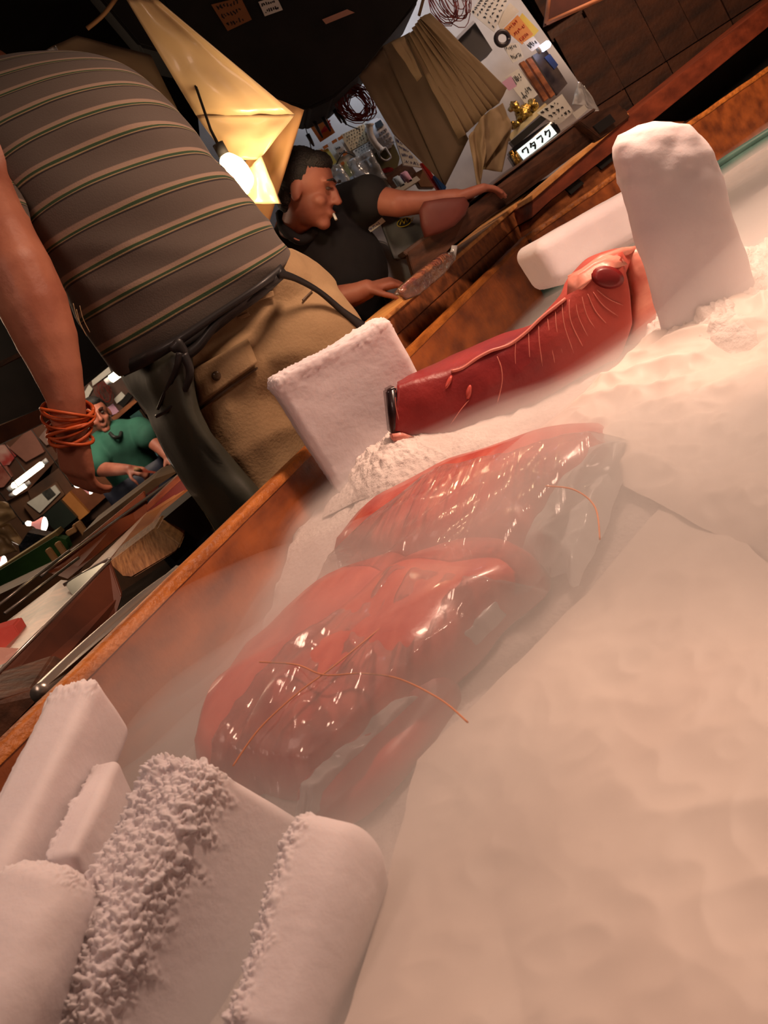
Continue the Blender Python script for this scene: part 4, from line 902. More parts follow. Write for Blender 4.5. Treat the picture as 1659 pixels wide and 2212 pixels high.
# ================================================================ man in the striped shirt, seen from behind
YM = 2.15
def shirt_mat():
    m = bpy.data.materials.new('striped_jersey'); m.use_nodes = True; nt = m.node_tree; N = nt.nodes; L = nt.links; b = N['Principled BSDF']
    uv = N.new('ShaderNodeUVMap'); uv.uv_map = 'UVMap'; sp = N.new('ShaderNodeSeparateXYZ'); L.new(uv.outputs[0], sp.inputs[0])
    ns = N.new('ShaderNodeTexNoise'); ns.inputs['Scale'].default_value = 5; L.new(uv.outputs[0], ns.inputs['Vector'])
    ad = N.new('ShaderNodeMath'); ad.operation = 'MULTIPLY_ADD'; L.new(ns.outputs[0], ad.inputs[0]); ad.inputs[1].default_value = .10; L.new(sp.outputs[1], ad.inputs[2])
    fr = N.new('ShaderNodeMath'); fr.operation = 'FRACT'; L.new(ad.outputs[0], fr.inputs[0])
    r = N.new('ShaderNodeValToRGB'); r.color_ramp.interpolation = 'LINEAR'; e = r.color_ramp.elements
    base = lin((88, 78, 70)); pale = lin((146, 124, 108)); grn = lin((38, 66, 38)); tan = lin((150, 130, 96)); blk = lin((34, 26, 28))
    stops = [(0, base), (.60, base), (.63, pale), (.73, pale), (.75, tan), (.765, grn), (.83, grn), (.845, tan), (.86, tan), (.875, blk), (.915, blk), (.93, base), (1, base)]
    e[0].position = 0; e[0].color = (*base, 1); e[1].position = 1; e[1].color = (*base, 1)
    for p, c in stops[1:-1]:
        q = e.new(p); q.color = (*c, 1)
    L.new(fr.outputs[0], r.inputs[0]); L.new(r.outputs[0], b.inputs['Base Color']); b.inputs['Roughness'].default_value = .85; b.inputs['Sheen Weight'].default_value = .15
    tc = N.new('ShaderNodeTexCoord'); n2 = N.new('ShaderNodeTexNoise'); n2.inputs['Scale'].default_value = 300; L.new(tc.outputs['Object'], n2.inputs['Vector'])
    bp = N.new('ShaderNodeBump'); bp.inputs['Strength'].default_value = .25; bp.inputs['Distance'].default_value = .002; L.new(n2.outputs[0], bp.inputs['Height']); L.new(bp.outputs[0], b.inputs['Normal'])
    return m
SHM = shirt_mat()
def uvloft(rings, vs, closed=True, cap0=True, cap1=False):
    bm = BM(); uvl = bm.loops.layers.uv.new('UVMap'); V = [[bm.verts.new(p) for p in r] for r in rings]; n = len(rings[0])
    for i, (a, b) in enumerate(zip(V, V[1:])):
        for k in range(n):
            f = bm.faces.new((a[k], a[(k + 1) % n], b[(k + 1) % n], b[k]))
            for l, (u, v) in zip(f.loops, ((k / n, vs[i]), ((k + 1) / n, vs[i]), ((k + 1) / n, vs[i + 1]), (k / n, vs[i + 1]))): l[uvl].uv = (u * 1.2, v)
    for c, r, v in ((cap0, V[0][::-1], vs[0]), (cap1, V[-1], vs[-1])):
        if c:
            f = bm.faces.new(r)
            for l in f.loops: l[uvl].uv = (0, v)
    return bm
SR = [(-80, 165, 120, 140, 2.34, .05), (-120, 200, 215, 137, 2.30, .09), (-120, 262, 292, 158, 2.25, .12), (-52, 345, 350, 206, 2.20, .14), (12, 425, 402, 268, 2.17, .145), (70, 512, 462, 345, 2.15, .145),
      (116, 590, 518, 412, 2.14, .14), (160, 665, 566, 470, 2.13, .135), (206, 742, 606, 522, 2.12, .13), (238, 788, 618, 548, 2.12, .125), (258, 806, 616, 562, 2.12, .12)]
def interp_rings(S, k):
    out = []
    for i in range(len(S) - 1):
        for j in range(k):
            t = j / k; a = S[max(i - 1, 0)]; b = S[i]; c = S[i + 1]; d = S[min(i + 2, len(S) - 1)]
            out.append(tuple(.5 * (2 * b[q] + (c[q] - a[q]) * t + (2 * a[q] - 5 * b[q] + 4 * c[q] - d[q]) * t * t + (3 * b[q] - a[q] - 3 * c[q] + d[q]) * t ** 3) for q in range(len(b))))
    out.append(S[-1]); return out
rings = []; vs = []; acc = 0; prev = None
SRI = interp_rings(SR, 8)
for i, (lx, ly, rx, ry, Y, th) in enumerate(SRI):
    l = at(lx, ly, Y); r = at(rx, ry, Y); c = (l + r) / 2; a = (r - l) / 2
    if prev is not None: acc += (c - prev).length
    prev = c
    bdir = Vector((0, -1, .32 - .50 * sm(.35, 1, i / (len(SRI) - 1)))).normalized(); b = bdir * th; n = 96; ring = []
    for k in range(n):
        t = 2 * math.pi * k / n; cs, sn = math.cos(t), math.sin(t)
        q = (abs(cs) ** 2.3 + abs(sn) ** 2.3) ** (-1 / 2.3)
        p = c + a * cs * q + b * sn * q
        nn = (a.normalized() * cs + bdir * sn)
        # drapery: folds running down and sideways, deeper toward the waist
        f = noise.noise(Vector((t * 1.4, acc * 3, 1))) * .010 + (1 - abs(noise.noise(Vector((t * 1.0 + acc * 5, acc * 8, 4)))) * 2) * .009 * sm(.15, .5, acc)
        p += nn * f; ring.append(p)
    rings.append(ring); vs.append(acc / .0595 + .2)
man = thing('person', at(470, 900, YM).xy.to_3d(), 'person seen from behind in a striped polo shirt, beige trousers and dark apron', 'person')
# hem turned in
last = rings[-1]; c = sum(last, Vector()) / len(last); rings.append([p.lerp(c, .05) + Vector((0, 0, .004)) for p in last]); vs.append(vs[-1])
obj('polo_shirt', uvloft(rings, vs), SHM, man)
# sleeve
SL = [(-150, 300, 20, 330, 2.15), (-130, 400, 45, 400, 2.08), (-105, 470, 62, 462, 2.02), (-95, 505, 66, 492, 2.0)]
rg = []; vv = []; acc = 0; prev = None
for lx, ly, rx, ry, Y in interp_rings(SL, 6):
    l = at(lx, ly, Y); r = at(rx, ry, Y); c = (l + r) / 2; a = (r - l) / 2; bb = Vector((0, -1, .1)).normalized() * a.length * .9
    if prev is not None: acc += (c - prev).length
    prev = c; rg.append([c + a * math.cos(t) + bb * math.sin(t) for t in [2 * math.pi * k / 40 for k in range(40)]]); vv.append(acc / .0595 + .75)
last = rg[-1]; c = sum(last, Vector()) / len(last); rg.append([p.lerp(c, .1) for p in last]); vv.append(vv[-1])
obj('sleeve', uvloft(rg, vv, cap0=True, cap1=False), SHM, man)
# body: arm, hand, neck, head, far arm
bm = BM()
arm = [(at(-40, 400, 2.08), .062), (at(8, 520, 1.99), .062), (at(38, 585, 1.96), .066), (at(72, 660, 1.95), .066), (at(100, 730, 1.94), .059), (at(124, 800, 1.93), .047), (at(142, 860, 1.92), .037), (at(148, 905, 1.92), .034)]
chain(bm, arm)
wd = (at(166, 1010, 1.94) - at(148, 905, 1.92)).normalized()
hand(bm, at(148, 908, 1.92), wd, Vector((.75, .65, 0)), at(100, 1000, 1.9) - at(148, 950, 1.92), s=1.2, curl=.55, spread=.03)
Mh = frame(Vector((.9, .1, -.3)), Vector((-.1, .9, -.45)))
T = head(bm, at(-125, 60, 2.55), Mh, 1.0, neck=at(-20, 165, 2.35))
limb(bm, at(-40, 400, 2.08), at(60, 240, 2.2), .06, .07); limb(bm, at(60, 240, 2.2), at(260, 220, 2.28), .06, .05)
limb(bm, at(260, 230, 2.28), at(300, 300, 2.5), .05, .045); limb(bm, at(300, 300, 2.5), at(330, 330, 2.7), .042, .032)
hand(bm, at(330, 330, 2.7), Vector((.2, .8, -.3)), Vector((0, 0, -1)), Vector((-1, 0, 0)))
obj('body', fuse(bm, .006, 6), SKIN, man)
headparts(man, T, Mh, 1.0)
# rubber bands wound round the wrist
rnd = random.Random(5); ax = wd; s1 = ax.cross(Vector((0, 1, 0))).normalized(); s2 = ax.cross(s1)
for k in range(9):
    c = at(146 + k * .8, 884 + k * 7.5, 1.92); bm = BM(); rr = .0415 + rnd.uniform(-.003, .004) + (.004 if k < 3 else 0); t1_, t2_ = rnd.uniform(-.3, .3), rnd.uniform(-.3, .3)
    tube(bm, [c + s1 * math.cos(t) * rr + s2 * math.sin(t) * rr * .95 + ax * (math.cos(t) * t1_ + math.sin(t) * t2_) * rr for t in [2 * math.pi * q / 28 for q in range(29)]], rnd.uniform(.0026, .0042), 7)
    tag(obj('rubber_band', bm, ORANGE), ('topmost loose rubber band on the hanging wrist', 'second rubber band from the top of the wrist', 'third rubber band from the top of the wrist', 'rubber band just above the middle of the wrist stack', 'middle rubber band of the wrist stack', 'rubber band just below the middle of the wrist stack', 'third rubber band up from the hand', 'second rubber band up from the hand', 'lowest rubber band, nearest the back of the hand')[k], 'rubber band', 'rubber bands on the wrist')
# trousers
BEIGE = mat('beige_cotton', (170, 142, 104), (150, 122, 88), rough=.85, scale=6, bump=.15, bscale=160)
bm = BM(); H = at(560, 690, 2.2)
axis = (at(690, 640, 2.2) - at(430, 790, 2.2)).normalized()
Mp = frame(axis, Vector((0, 1, 0)))
ball(bm, at(545, 705, 2.2), (.205, .15, .15), Mp); ball(bm, at(610, 760, 2.18), (.185, .15, .16), Mp); ball(bm, at(520, 800, 2.16), (.14, .14, .14), Mp)
ball(bm, at(470, 690, 2.2), (.14, .12, .13), Mp); limb(bm, at(385, 780, 2.13), at(590, 622, 2.14), .085, .085)
def leg(a, b, ra, rb, Y1, Y2):
    p, q = at(*a, Y1), at(*b, Y2); limb(bm, p, q, ra, rb); f = Vector((q.x + .01, q.y + .03, .1)); limb(bm, q, f, rb, .075)
    return f
f1 = leg((505, 830), (580, 1060), .128, .105, 2.15, 2.13); f2 = leg((660, 790), (770, 1010), .135, .11, 2.2, 2.2)
def crease(p): q = Vector((p.x * 5, p.y * 5, p.z * 9)); return (1 - abs(noise.noise(q)) * 2) * .007 + noise.noise(p * 22) * .0025
me = fuse(bm, .009, 8, crease); tr_o = obj('trousers', me, BEIGE, man)
bv = BVHTree.FromPolygons([tr_o.matrix_basis @ v.co + man.location for v in tr_o.data.vertices], [p.vertices[:] for p in tr_o.data.polygons])
def drape(x, y, lift=.004, fb=2.05):
    d = ray(x, y).normalized(); h = bv.ray_cast(CAM, d); return (h[0] - d * lift) if h[0] is not None else at(x, y, fb)
def drapeslab(name, pts, t, m, parent=man, lift=.003, n=10):
    Q = [Vector((x, y, 0)) for x, y in pts]
    def fn(u, v):
        q = bil(Q, u, v); return drape(q.x, q.y, lift + t)
    o_ = obj(name, grid(fn, n, n, t), m, parent); return o_
FLAP = mat('beige_flap', (176, 148, 110), (158, 130, 94), rough=.85, bump=.15, bscale=160)
drapeslab('pocket_flap', [(412, 802), (535, 733), (556, 784), (432, 874)], .004, FLAP)
drapeslab('pocket_flap', [(546, 640), (590, 628), (593, 640), (552, 652)], .003, FLAP)
drapeslab('pocket_seam', [(652, 648), (674, 626), (676, 628), (654, 651)], .002, mat('seam', (96, 76, 56)))
drapeslab('pocket_edge', [(432, 880), (556, 792), (557, 797), (433, 886)], .001, MATS['seam'])
drapeslab('belt_loop', [(512, 686), (520, 690), (540, 680), (536, 674)], .003, FLAP)
p = drape(468, 812, .012); bm = BM(); d = (CAM - p).normalized(); tube(bm, [p - d * .004, p, p + d * .002, p + d * .0025], [.010, .010, .0085, .002], 16); obj('button', bm, mat('button_horn', (110, 92, 70), (70, 56, 42), rough=.25, scale=80), man)
# shoes
for i, f in enumerate((f1, f2)):
    bm = BM(); limb(bm, Vector((f.x, f.y - .05, .05)), Vector((f.x, f.y + .16, .04)), .05, .038); limb(bm, Vector((f.x, f.y, .05)), Vector((f.x, f.y, .16)), .055, .06); obj('boot', fuse(bm, .01, 4), mat('rubber_boot', (50, 50, 50), rough=.4), man)
# apron hanging at the left side, with ties
APR = mat('dark_rubber_apron', (66, 68, 56), (50, 52, 44), rough=.55, scale=5, coat=.08, bump=.2, bscale=12)
AR = [[(262, 806, 2.24), (300, 792, 2.08), (360, 762, 2.0), (412, 742, 2.02)], [(282, 842, 2.26), (318, 830, 2.06), (372, 800, 1.98), (414, 790, 2.0)], [(316, 884, 2.24), (345, 874, 2.06), (395, 850, 1.97), (420, 852, 2.0)],
      [(336, 930, 2.2), (368, 925, 2.05), (412, 905, 1.97), (438, 905, 2.0)], [(366, 990, 2.18), (402, 985, 2.03), (450, 965, 1.97), (474, 960, 2.0)], [(404, 1050, 2.14), (446, 1045, 2.0), (498, 1020, 1.97), (520, 1018, 2.0)],
      [(450, 1115, 2.1), (500, 1110, 1.99), (548, 1082, 1.96), (566, 1072, 2.0)], [(520, 1240, 2.1), (570, 1230, 1.99), (620, 1200, 1.96), (640, 1190, 2.0)]]
ARP = [smoothline(rp(r, 0), 6) for r in AR]; cols = [smoothline([r[k] for r in ARP], 6) for k in range(len(ARP[0]))]
nu, nv = len(cols) - 1, len(cols[0]) - 1
def apf(u, v):
    i, j = int(round(u * nu)), int(round(v * nv)); p = cols[i][j]; return p + Vector((0, -1, 0)) * (noise.noise(Vector((u * 4.5, v * 2.5, 3))) * .014 + noise.noise(Vector((u * 9 + v * 5, v * 5, 3))) * .006)
obj('apron', grid(apf, nu, nv, .004), APR, man)
bm = BM(); tube(bm, [p[-1] if False else p for p in [cols[0][j] for j in range(nv + 1)]], .0045, 6); obj('apron_edge_shine', bm, mat('apron_edge', (120, 112, 84), rough=.35), man)  # pale tube paints the shine along the apron's outer edge
STR = mat('black_strap', (34, 32, 32), rough=.5, coat=.1)
def ribbon(name, pts, wpx, Y, m=STR, t=.006, parent=man):
    """flat strap: pts (x,y[,Y]) centre line, width in picture pixels"""
    P = smoothline([(p[0], p[1], p[2] if len(p) > 2 else Y) for p in pts], 5); W = wpx if isinstance(wpx, list) else [wpx] * len(pts); rg = []
    for i, p in enumerate(P):
        a = P[max(i - 1, 0)]; b = P[min(i + 1, len(P) - 1)]; dx, dy = b.x - a.x, b.y - a.y; L = math.hypot(dx, dy) or 1; k = i / (len(P) - 1) * (len(W) - 1); k0 = int(min(k, len(W) - 2)); w_ = (W[k0] + (W[k0 + 1] - W[k0]) * (k - k0)) / 2
        nx, ny = -dy / L * w_, dx / L * w_
        A_, B_ = at(p.x + nx, p.y + ny, p.z), at(p.x - nx, p.y - ny, p.z); f = Vector((0, t, 0)); m_ = (A_ + B_) / 2 + Vector((0, -t * .6, 0))
        rg.append([A_, m_, B_, B_ + f, A_ + f])
    return obj(name, loft(rg), m, parent)
ribbon('apron_tie', [(392, 748, 1.985), (440, 722, 1.985), (505, 672, 1.98), (560, 632, 1.985), (612, 588, 2.02)], [20, 26, 24, 26, 22], 2)
ribbon('apron_tie', [(398, 770, 1.97), (430, 745, 1.97), (470, 695, 1.97), (520, 655, 1.975), (600, 600, 2.0)], [26, 22, 18, 16, 18], 2)
ribbon('apron_band', [(262, 800, 2.06), (320, 772, 1.985), (390, 732, 1.965), (470, 678, 1.965), (560, 618, 1.975), (612, 578, 2.02)], [30, 30, 22, 16, 14, 20], 2)
ribbon('apron_tie', [(602, 590, 2.0), (640, 602, 2.02), (690, 630, 2.05), (740, 672, 2.08), (790, 712, 2.12)], [20, 14, 12, 14, 26], 2)
bm = BM(); 
for x, y, r in ((386, 742, 13), (396, 756, 12), (376, 752, 11), (402, 772, 10)): ball(bm, at(x, y, 1.965), (px(r, 2), px(r, 2) * .8, px(r, 2)))
obj('apron_knot', fuse(bm, .005, 3), STR, man)
ribbon('tie_end', [(396, 765, 1.96), (410, 800, 1.96), (400, 840, 1.97), (372, 878, 2.0), (336, 900, 2.05)], [20, 18, 14, 10, 8], 2)
ribbon('tie_end', [(388, 762, 1.958), (380, 800, 1.965), (356, 850, 2.0), (340, 885, 2.04)], [16, 14, 10, 6], 2)
bm = BM(); 
for a in ((158, 655), (165, 668), (172, 660)): tube(bm, smoothline(rp([(a[0], a[1]), (a[0] + 8, a[1] + 30), (a[0] + 22, a[1] + 58)], 2.03), 4), .0009, 5)
obj('loose_threads', bm, mat('thread', (190, 160, 120)), man)

# ================================================================ man in black behind the counter, smoking
mb = thing('person', at(720, 900, 3.2).xy.to_3d(), 'person in a black shirt smoking, one arm reaching toward the kraft paper', 'person')
YB = 3.15
hu = (at(672, 345, YB) - at(690, 470, YB)).normalized(); hf = (_XC * .93 - Vector((0, .30, 0)) - hu * .12)
side = hf.cross(hu); Mh = frame(side, hf)
bm = BM(); T = head(bm, at(664, 410, 2.98), Mh, .92, neck=at(640, 505, 3.1))
chain(bm, [(at(792, 430, 3.07), .048), (at(815, 432, 3.05), .045), (at(860, 440, 3.0), .040), (at(920, 437, 2.98), .032), (at(985, 428, 2.96), .028)])
hand(bm, at(985, 428, 2.96), at(1060, 400, 2.96) - at(985, 428, 2.96), Vector((0, 0, -1)), Vector((-.2, 0, 1)), s=1.0, curl=.4)
chain(bm, [(at(660, 660, 3.05), .05), (at(720, 650, 2.98), .045), (at(770, 635, 2.95), .034), (at(792, 625, 2.94), .03)])
hand(bm, at(790, 626, 2.94), at(840, 612, 2.94) - at(790, 626, 2.94), Vector((0, .3, -1)), Vector((0, -.5, 1)), s=.95, curl=.6)
limb(bm, at(640, 500, 3.2), at(630, 560, 3.2), .07, .10)
obj('body', fuse(bm, .006, 5), SKIND, mb); headparts(mb, T, Mh, .92)
BLK = mat('black_cotton', (34, 33, 36), (24, 23, 26), rough=.9, scale=6)
bm = BM(); chain(bm, [(at(645, 560, 3.2), .115), (at(715, 535, 3.2), .12), (at(745, 460, 3.2), .085), (at(798, 427, 3.06), .066)])
chain(bm, [(at(690, 540, 3.16), .15), (at(735, 590, 3.16), .15), (at(720, 650, 3.2), .16), (at(720, 700, 3.25), .17)]); chain(bm, [(at(622, 555, 3.15), .09), (at(630, 620, 3.08), .08), (at(665, 655, 3.04), .066)])
ball(bm, at(760, 560, 3.14), (.10, .1, .11))
obj('black_shirt', fuse(bm, .009, 8, lambda p: (1 - abs(noise.noise(p * 7)) * 2) * .005), BLK, mb)
bm = BM(); tube(bm, smoothline(rp([(606, 462, 3.1), (612, 490, 3.04), (630, 510, 3.0), (654, 518, 3.0), (680, 500, 3.02)], 0), 4), .016, 8); obj('collar', bm, BLK, mb)
bm = BM(); tube(bm, smoothline(rp([(608, 478, 3.08), (618, 498, 3.03), (634, 514, 2.985), (648, 520, 2.985)], 0), 4), .0025, 6); obj('collar_piping', bm, mat('orange_piping', (200, 130, 110)), mb)
bm = BM(); q = at(720, 700, 3.25)
for dx in (-.09, .09): limb(bm, q + Vector((dx, 0, -.05)), Vector((q.x + dx, q.y - .05, .5)), .1, .08); limb(bm, Vector((q.x + dx, q.y - .05, .5)), Vector((q.x + dx, q.y, .08)), .08, .065)
obj('trousers', fuse(bm, .012, 5), mat('black_trousers', (30, 28, 28), rough=.8), mb)
bm = BM(); a = T((.004, .096, -.066)); b = at(726, 474, a.y - .02); tube(bm, [a, b], .0042, 8); tag(obj('cigarette', bm, PAPER), 'white cigarette held between the lips of the person in black', 'cigarette')

# ================================================================ man in green far back at the left
mg = thing('person', at(290, 1100, 6.0).xy.to_3d(), 'person in a green polo shirt holding a knife, far behind', 'person')
YG = 6.0
hu = (at(196, 868, YG) - at(236, 936, YG)).normalized(); Mh = frame(Vector((1, 0, -.1)).cross(Vector((0, 0, 1))).cross(hu) if False else hu.cross(Vector((.25, -1, -.15))).cross(hu).cross(hu) * -1, hu.cross(Vector((.25, -1, -.15))).cross(hu) * 1)
f_ = Vector((.22, -1, -.12)); f_ = (f_ - hu * f_.dot(hu)).normalized(); Mh = Matrix((f_.cross(hu), f_, hu)).transposed()
bm = BM(); T = head(bm, at(212, 898, YG), Mh, .95, neck=at(245, 950, 6.03))
chain(bm, [(at(216, 1000, 5.9), .05), (at(222, 1014, 5.85), .045), (at(255, 1014, 5.75), .038), (at(278, 1014, 5.7), .03)])
hand(bm, at(278, 1014, 5.7), at(300, 1018, 5.68) - at(278, 1014, 5.7), Vector((0, .3, -1)), Vector((0, -1, .5)), s=1.0, curl=1.0)
chain(bm, [(at(318, 940, 5.9), .05), (at(334, 958, 5.86), .042), (at(350, 972, 5.8), .036), (at(362, 985, 5.75), .03)]); hand(bm, at(362, 985, 5.75), at(380, 1000, 5.7) - at(362, 985, 5.75), Vector((0, .3, -1)), Vector((-1, 0, 0)), curl=.7)
obj('body', fuse(bm, .007, 4), SKIND, mg); headparts(mg, T, Mh, .95)
GRN = mat('green_polo', (40, 96, 80), (28, 72, 60), rough=.85, scale=5)
bm = BM(); chain(bm, [(at(222, 962, 6.02), .09), (at(260, 955, 6.05), .12), (at(302, 932, 6.02), .09), (at(322, 944, 5.9), .075)]); chain(bm, [(at(222, 962, 6.02), .085), (at(213, 985, 5.95), .078), (at(216, 1005, 5.88), .068)])
chain(bm, [(at(265, 965, 6.05), .17), (at(272, 990, 6.05), .165), (at(290, 1015, 6.05), .16)])
obj('green_polo', fuse(bm, .012, 5, lambda p: (1 - abs(noise.noise(p * 6)) * 2) * .006), GRN, mg)
bm = BM(); tube(bm, smoothline(rp([(238, 936, 5.9), (246, 944, 5.86), (258, 944, 5.88), (262, 934, 5.92)], 0), 4), .012, 6); obj('collar', bm, mat('dark_collar', (26, 30, 28)), mg)
NAVY = mat('navy_apron', (44, 48, 66), (30, 32, 46), rough=.6)
q = at(300, 1030, 6.05); bm = BM(); ball(bm, q, (.18, .13, .12))
for dx in (-.09, .1): limb(bm, q + Vector((dx, 0, -.04)), Vector((q.x + dx, q.y, .1)), .11, .08)
obj('trousers', fuse(bm, .014, 5), NAVY, mg)
def napf(u, v): return Vector((q.x - .2 + u * .4, q.y - .17 - math.sin(u * math.pi) * .03 + noise.noise(Vector((u * 5, v * 2, 0))) * .02, q.z + .04 - v * .5))
obj('apron', grid(napf, 14, 10, .006), NAVY, mg)
kn = thing('knife', at(300, 1016, 5.62), 'kitchen knife held by the person in green', 'knife'); bm = BM(); tube(bm, rp([(290, 1013), (304, 1016)], 5.62), .012, 8); obj('handle', bm, MATS['tan_wire'], kn)
slab('blade', [(303, 1013), (336, 1019), (340, 1023), (303, 1020)], 5.62, .003, mat('reddish_blade', (190, 90, 70), rough=.4), kn)  # blade simply coloured reddish

# ================================================================ stalls at the left
gt = thing('steel_gutter', at(240, 1380, 1.55), 'shiny stainless steel gutter running along just behind the chest rim at the left', 'gutter')
GP = [(84, 1500, 1.22), (150, 1436, 1.33), (220, 1372, 1.45), (300, 1302, 1.6), (360, 1256, 1.72), (430, 1210, 1.85)]
a = smoothline(rp(GP, 0), 5); bm = BM(); tube(bm, a, [.012] * len(a), 14); obj('pipe', bm, STEEL, gt)
tilt('flange', [(80, 1480, 1.25), (96, 1486, 1.22), (400, 1225, 1.78), (380, 1222, 1.82)], .004, STEEL, parent=gt, bevel=0)
E_ = mat('end_wood', (176, 128, 84), (126, 84, 52), rough=.6, scale=30, stretch=(8, 1, 1), bump=.3)
wb = thing('wood_block', at(40, 1540, 1.2), 'wet-topped thick wooden block behind the rim at the bottom left corner of the stalls', 'block')
tilt('block_body', [(-60, 1530, 1.25), (68, 1486, 1.3), (98, 1500, 1.3), (-60, 1660, 1.22)], .14, WOODD, parent=wb)
tilt('wet_top', [(-60, 1478, 1.34), (66, 1477, 1.42), (68, 1487, 1.3), (-60, 1560, 1.24)], .03, mat('wet_wood', (150, 120, 76), (84, 62, 38), rough=.25, scale=30, bump=.6, bscale=120, coat=.5), parent=wb)
ca = thing('fish_case', at(120, 1400, 1.7), 'low wooden display case with a thin steel edge and pink fish pieces inside, left', 'case')
tilt('side_board', [(-60, 1513, 1.45), (236, 1214, 1.9), (262, 1288, 1.84), (250, 1330, 1.8), (100, 1470, 1.5), (-60, 1560, 1.38)], .02, mat('case_side', (104, 56, 38), (60, 34, 26), rough=.5, scale=5), parent=ca)
bm = BM(); tube(bm, rp([(-60, 1510, 1.449), (236, 1212, 1.899)], 0), .003, 6); obj('steel_edge', bm, STEEL, ca)
tilt('steel_back', [(140, 1262, 2.15), (175, 1240, 2.15), (236, 1208, 1.92), (160, 1290, 1.98)], .004, mat('grey_steel', (150, 156, 146), rough=.35, metal=.7), parent=ca, bevel=0)
bm = BM(); tube(bm, rp([(138, 1264, 2.14), (180, 1238, 2.14), (236, 1208, 1.91)], 0), .004, 6); obj('steel_edge', bm, STEEL, ca)
tilt('tray_floor', [(-60, 1400, 2.05), (130, 1255, 2.3), (200, 1262, 2.1), (-60, 1510, 1.5)], .01, mat('tray_lining', (172, 130, 112), (120, 92, 82), rough=.4, scale=30, detail=2), parent=ca, bevel=0)
bm = BM()
for q in (((-20, 1320), (150, 1190)), ((10, 1325), (170, 1205)), ((38, 1355), (128, 1272))): tube(bm, [at(q[0][0], q[0][1], 2.2), at(q[1][0], q[1][1], 2.5)], .004, 6)
obj('glass_rail', bm, STEEL, ca)
RPK = mat('red_pink_fish', (214, 96, 84), (196, 76, 70), rough=.4, sss=.2)
tilt('fish_piece', [(-40, 1372, 1.8), (30, 1350, 1.88), (48, 1382, 1.86), (44, 1400, 1.82), (-40, 1416, 1.75)], .06, RPK, 'blocky pink fish piece nearest the corner of the display case', 'fish', group='fish pieces in the display case')
tilt('fish_piece', [(48, 1375, 1.88), (96, 1312, 2.05), (130, 1308, 2.08), (132, 1322, 2.02), (58, 1388, 1.84)], .05, RPK, 'long pink fish strip lying in the display case', 'fish', group='fish pieces in the display case')
tilt('fish_piece', [(-40, 1412, 1.68), (34, 1416, 1.7), (20, 1430, 1.66), (-40, 1452, 1.6)], .04, mat('pale_fish', (226, 170, 156), rough=.4), 'pale pink fish slice behind the steel edge at the left border', 'fish', group='fish pieces in the display case')
blk = thing('chopping_block', at(310, 1240, 2.0), 'chunky pale wooden chopping block end behind the steel gutter', 'block')
tilt('block_body', [(232, 1218, 2.05), (338, 1138, 2.15), (392, 1178, 2.1), (384, 1190, 2.08), (285, 1250, 2.0), (262, 1245, 2.0)], .16, E_, parent=blk, bevel=.006)
bb = thing('counter_board', at(280, 1170, 2.3), 'long thin orange-brown board lying above the chopping block', 'board')
tilt('board', [(168, 1252, 2.28), (312, 1112, 2.6), (410, 1048, 2.7), (420, 1066, 2.68), (330, 1144, 2.35), (232, 1214, 2.2)], .03, mat('orange_board', (214, 142, 88), (176, 100, 58), rough=.45, scale=6, coat=.2), parent=bb)
dbd = thing('display_board', at(200, 1180, 2.8), 'orange-brown wooden case side with a thin steel top edge, left of the red fish packet', 'case')
tilt('side_board', [(98, 1236, 2.6), (310, 1062, 2.95), (322, 1108, 2.9), (146, 1252, 2.5)], .03, mat('case_red', (158, 84, 52), (128, 62, 40), rough=.5), parent=dbd)
bm = BM(); tube(bm, rp([(88, 1246, 2.58), (120, 1218, 2.62), (392, 1022, 3.05)], 0), .005, 6); obj('steel_edge', bm, STEEL, dbd)
pk = thing('fish_packet', at(370, 1090, 2.7), 'clear packet with a deep red block of fish beside the apron edge', 'packet')
tilt('red_block', [(316, 1108, 2.62), (402, 1028, 2.72), (418, 1046, 2.7), (330, 1126, 2.6)], .08, mat('deep_red_fish', (150, 34, 40), (124, 26, 34), rough=.35), parent=pk)
tilt('pale_block', [(314, 1094, 2.66), (392, 1020, 2.78), (402, 1028, 2.73), (316, 1108, 2.63)], .09, mat('orange_pack', (206, 120, 92), (176, 92, 70), rough=.3, coat=.4, scale=30), parent=pk)
sd_ = slab('dark_stand', [(330, 1140), (420, 1066), (470, 1130), (380, 1215), (345, 1180)], 2.25, .2, mat('dark_stand', (44, 30, 24), rough=.7)); tag(sd_, 'dark stand between the chopping block and the apron', 'stand')  # plain dark brown slab
o = slab('far_counter_top', [(175, 1180), (300, 1078), (392, 1014), (330, 1036), (180, 1150)], 3.3, .3, mat('counter_mid', (120, 96, 70), (80, 62, 46))); tag(o, 'cluttered counter strip behind the steel-edged case side', 'counter')
GR = mat('green_paint', (44, 96, 40), (30, 72, 30), rough=.6)
o = slab('green_rail', [(-60, 1312), (-60, 1268), (118, 1160), (142, 1165), (150, 1185), (90, 1240)], 3.7, .06, GR); tag(o, 'bright green painted rail crossing the left edge', 'rail')
o = slab('wooden_strip', [(-60, 1266), (120, 1148), (128, 1156), (-60, 1276)], 3.72, .1, mat('rail_top', (150, 130, 84))); tag(o, 'pale wooden strip on top of the green rail', 'strip')
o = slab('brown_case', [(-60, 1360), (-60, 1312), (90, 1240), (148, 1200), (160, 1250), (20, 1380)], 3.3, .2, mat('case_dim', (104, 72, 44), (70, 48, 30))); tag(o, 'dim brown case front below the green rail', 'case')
PEG = mat('peg_wood', (206, 168, 118), (176, 136, 92), rough=.6)
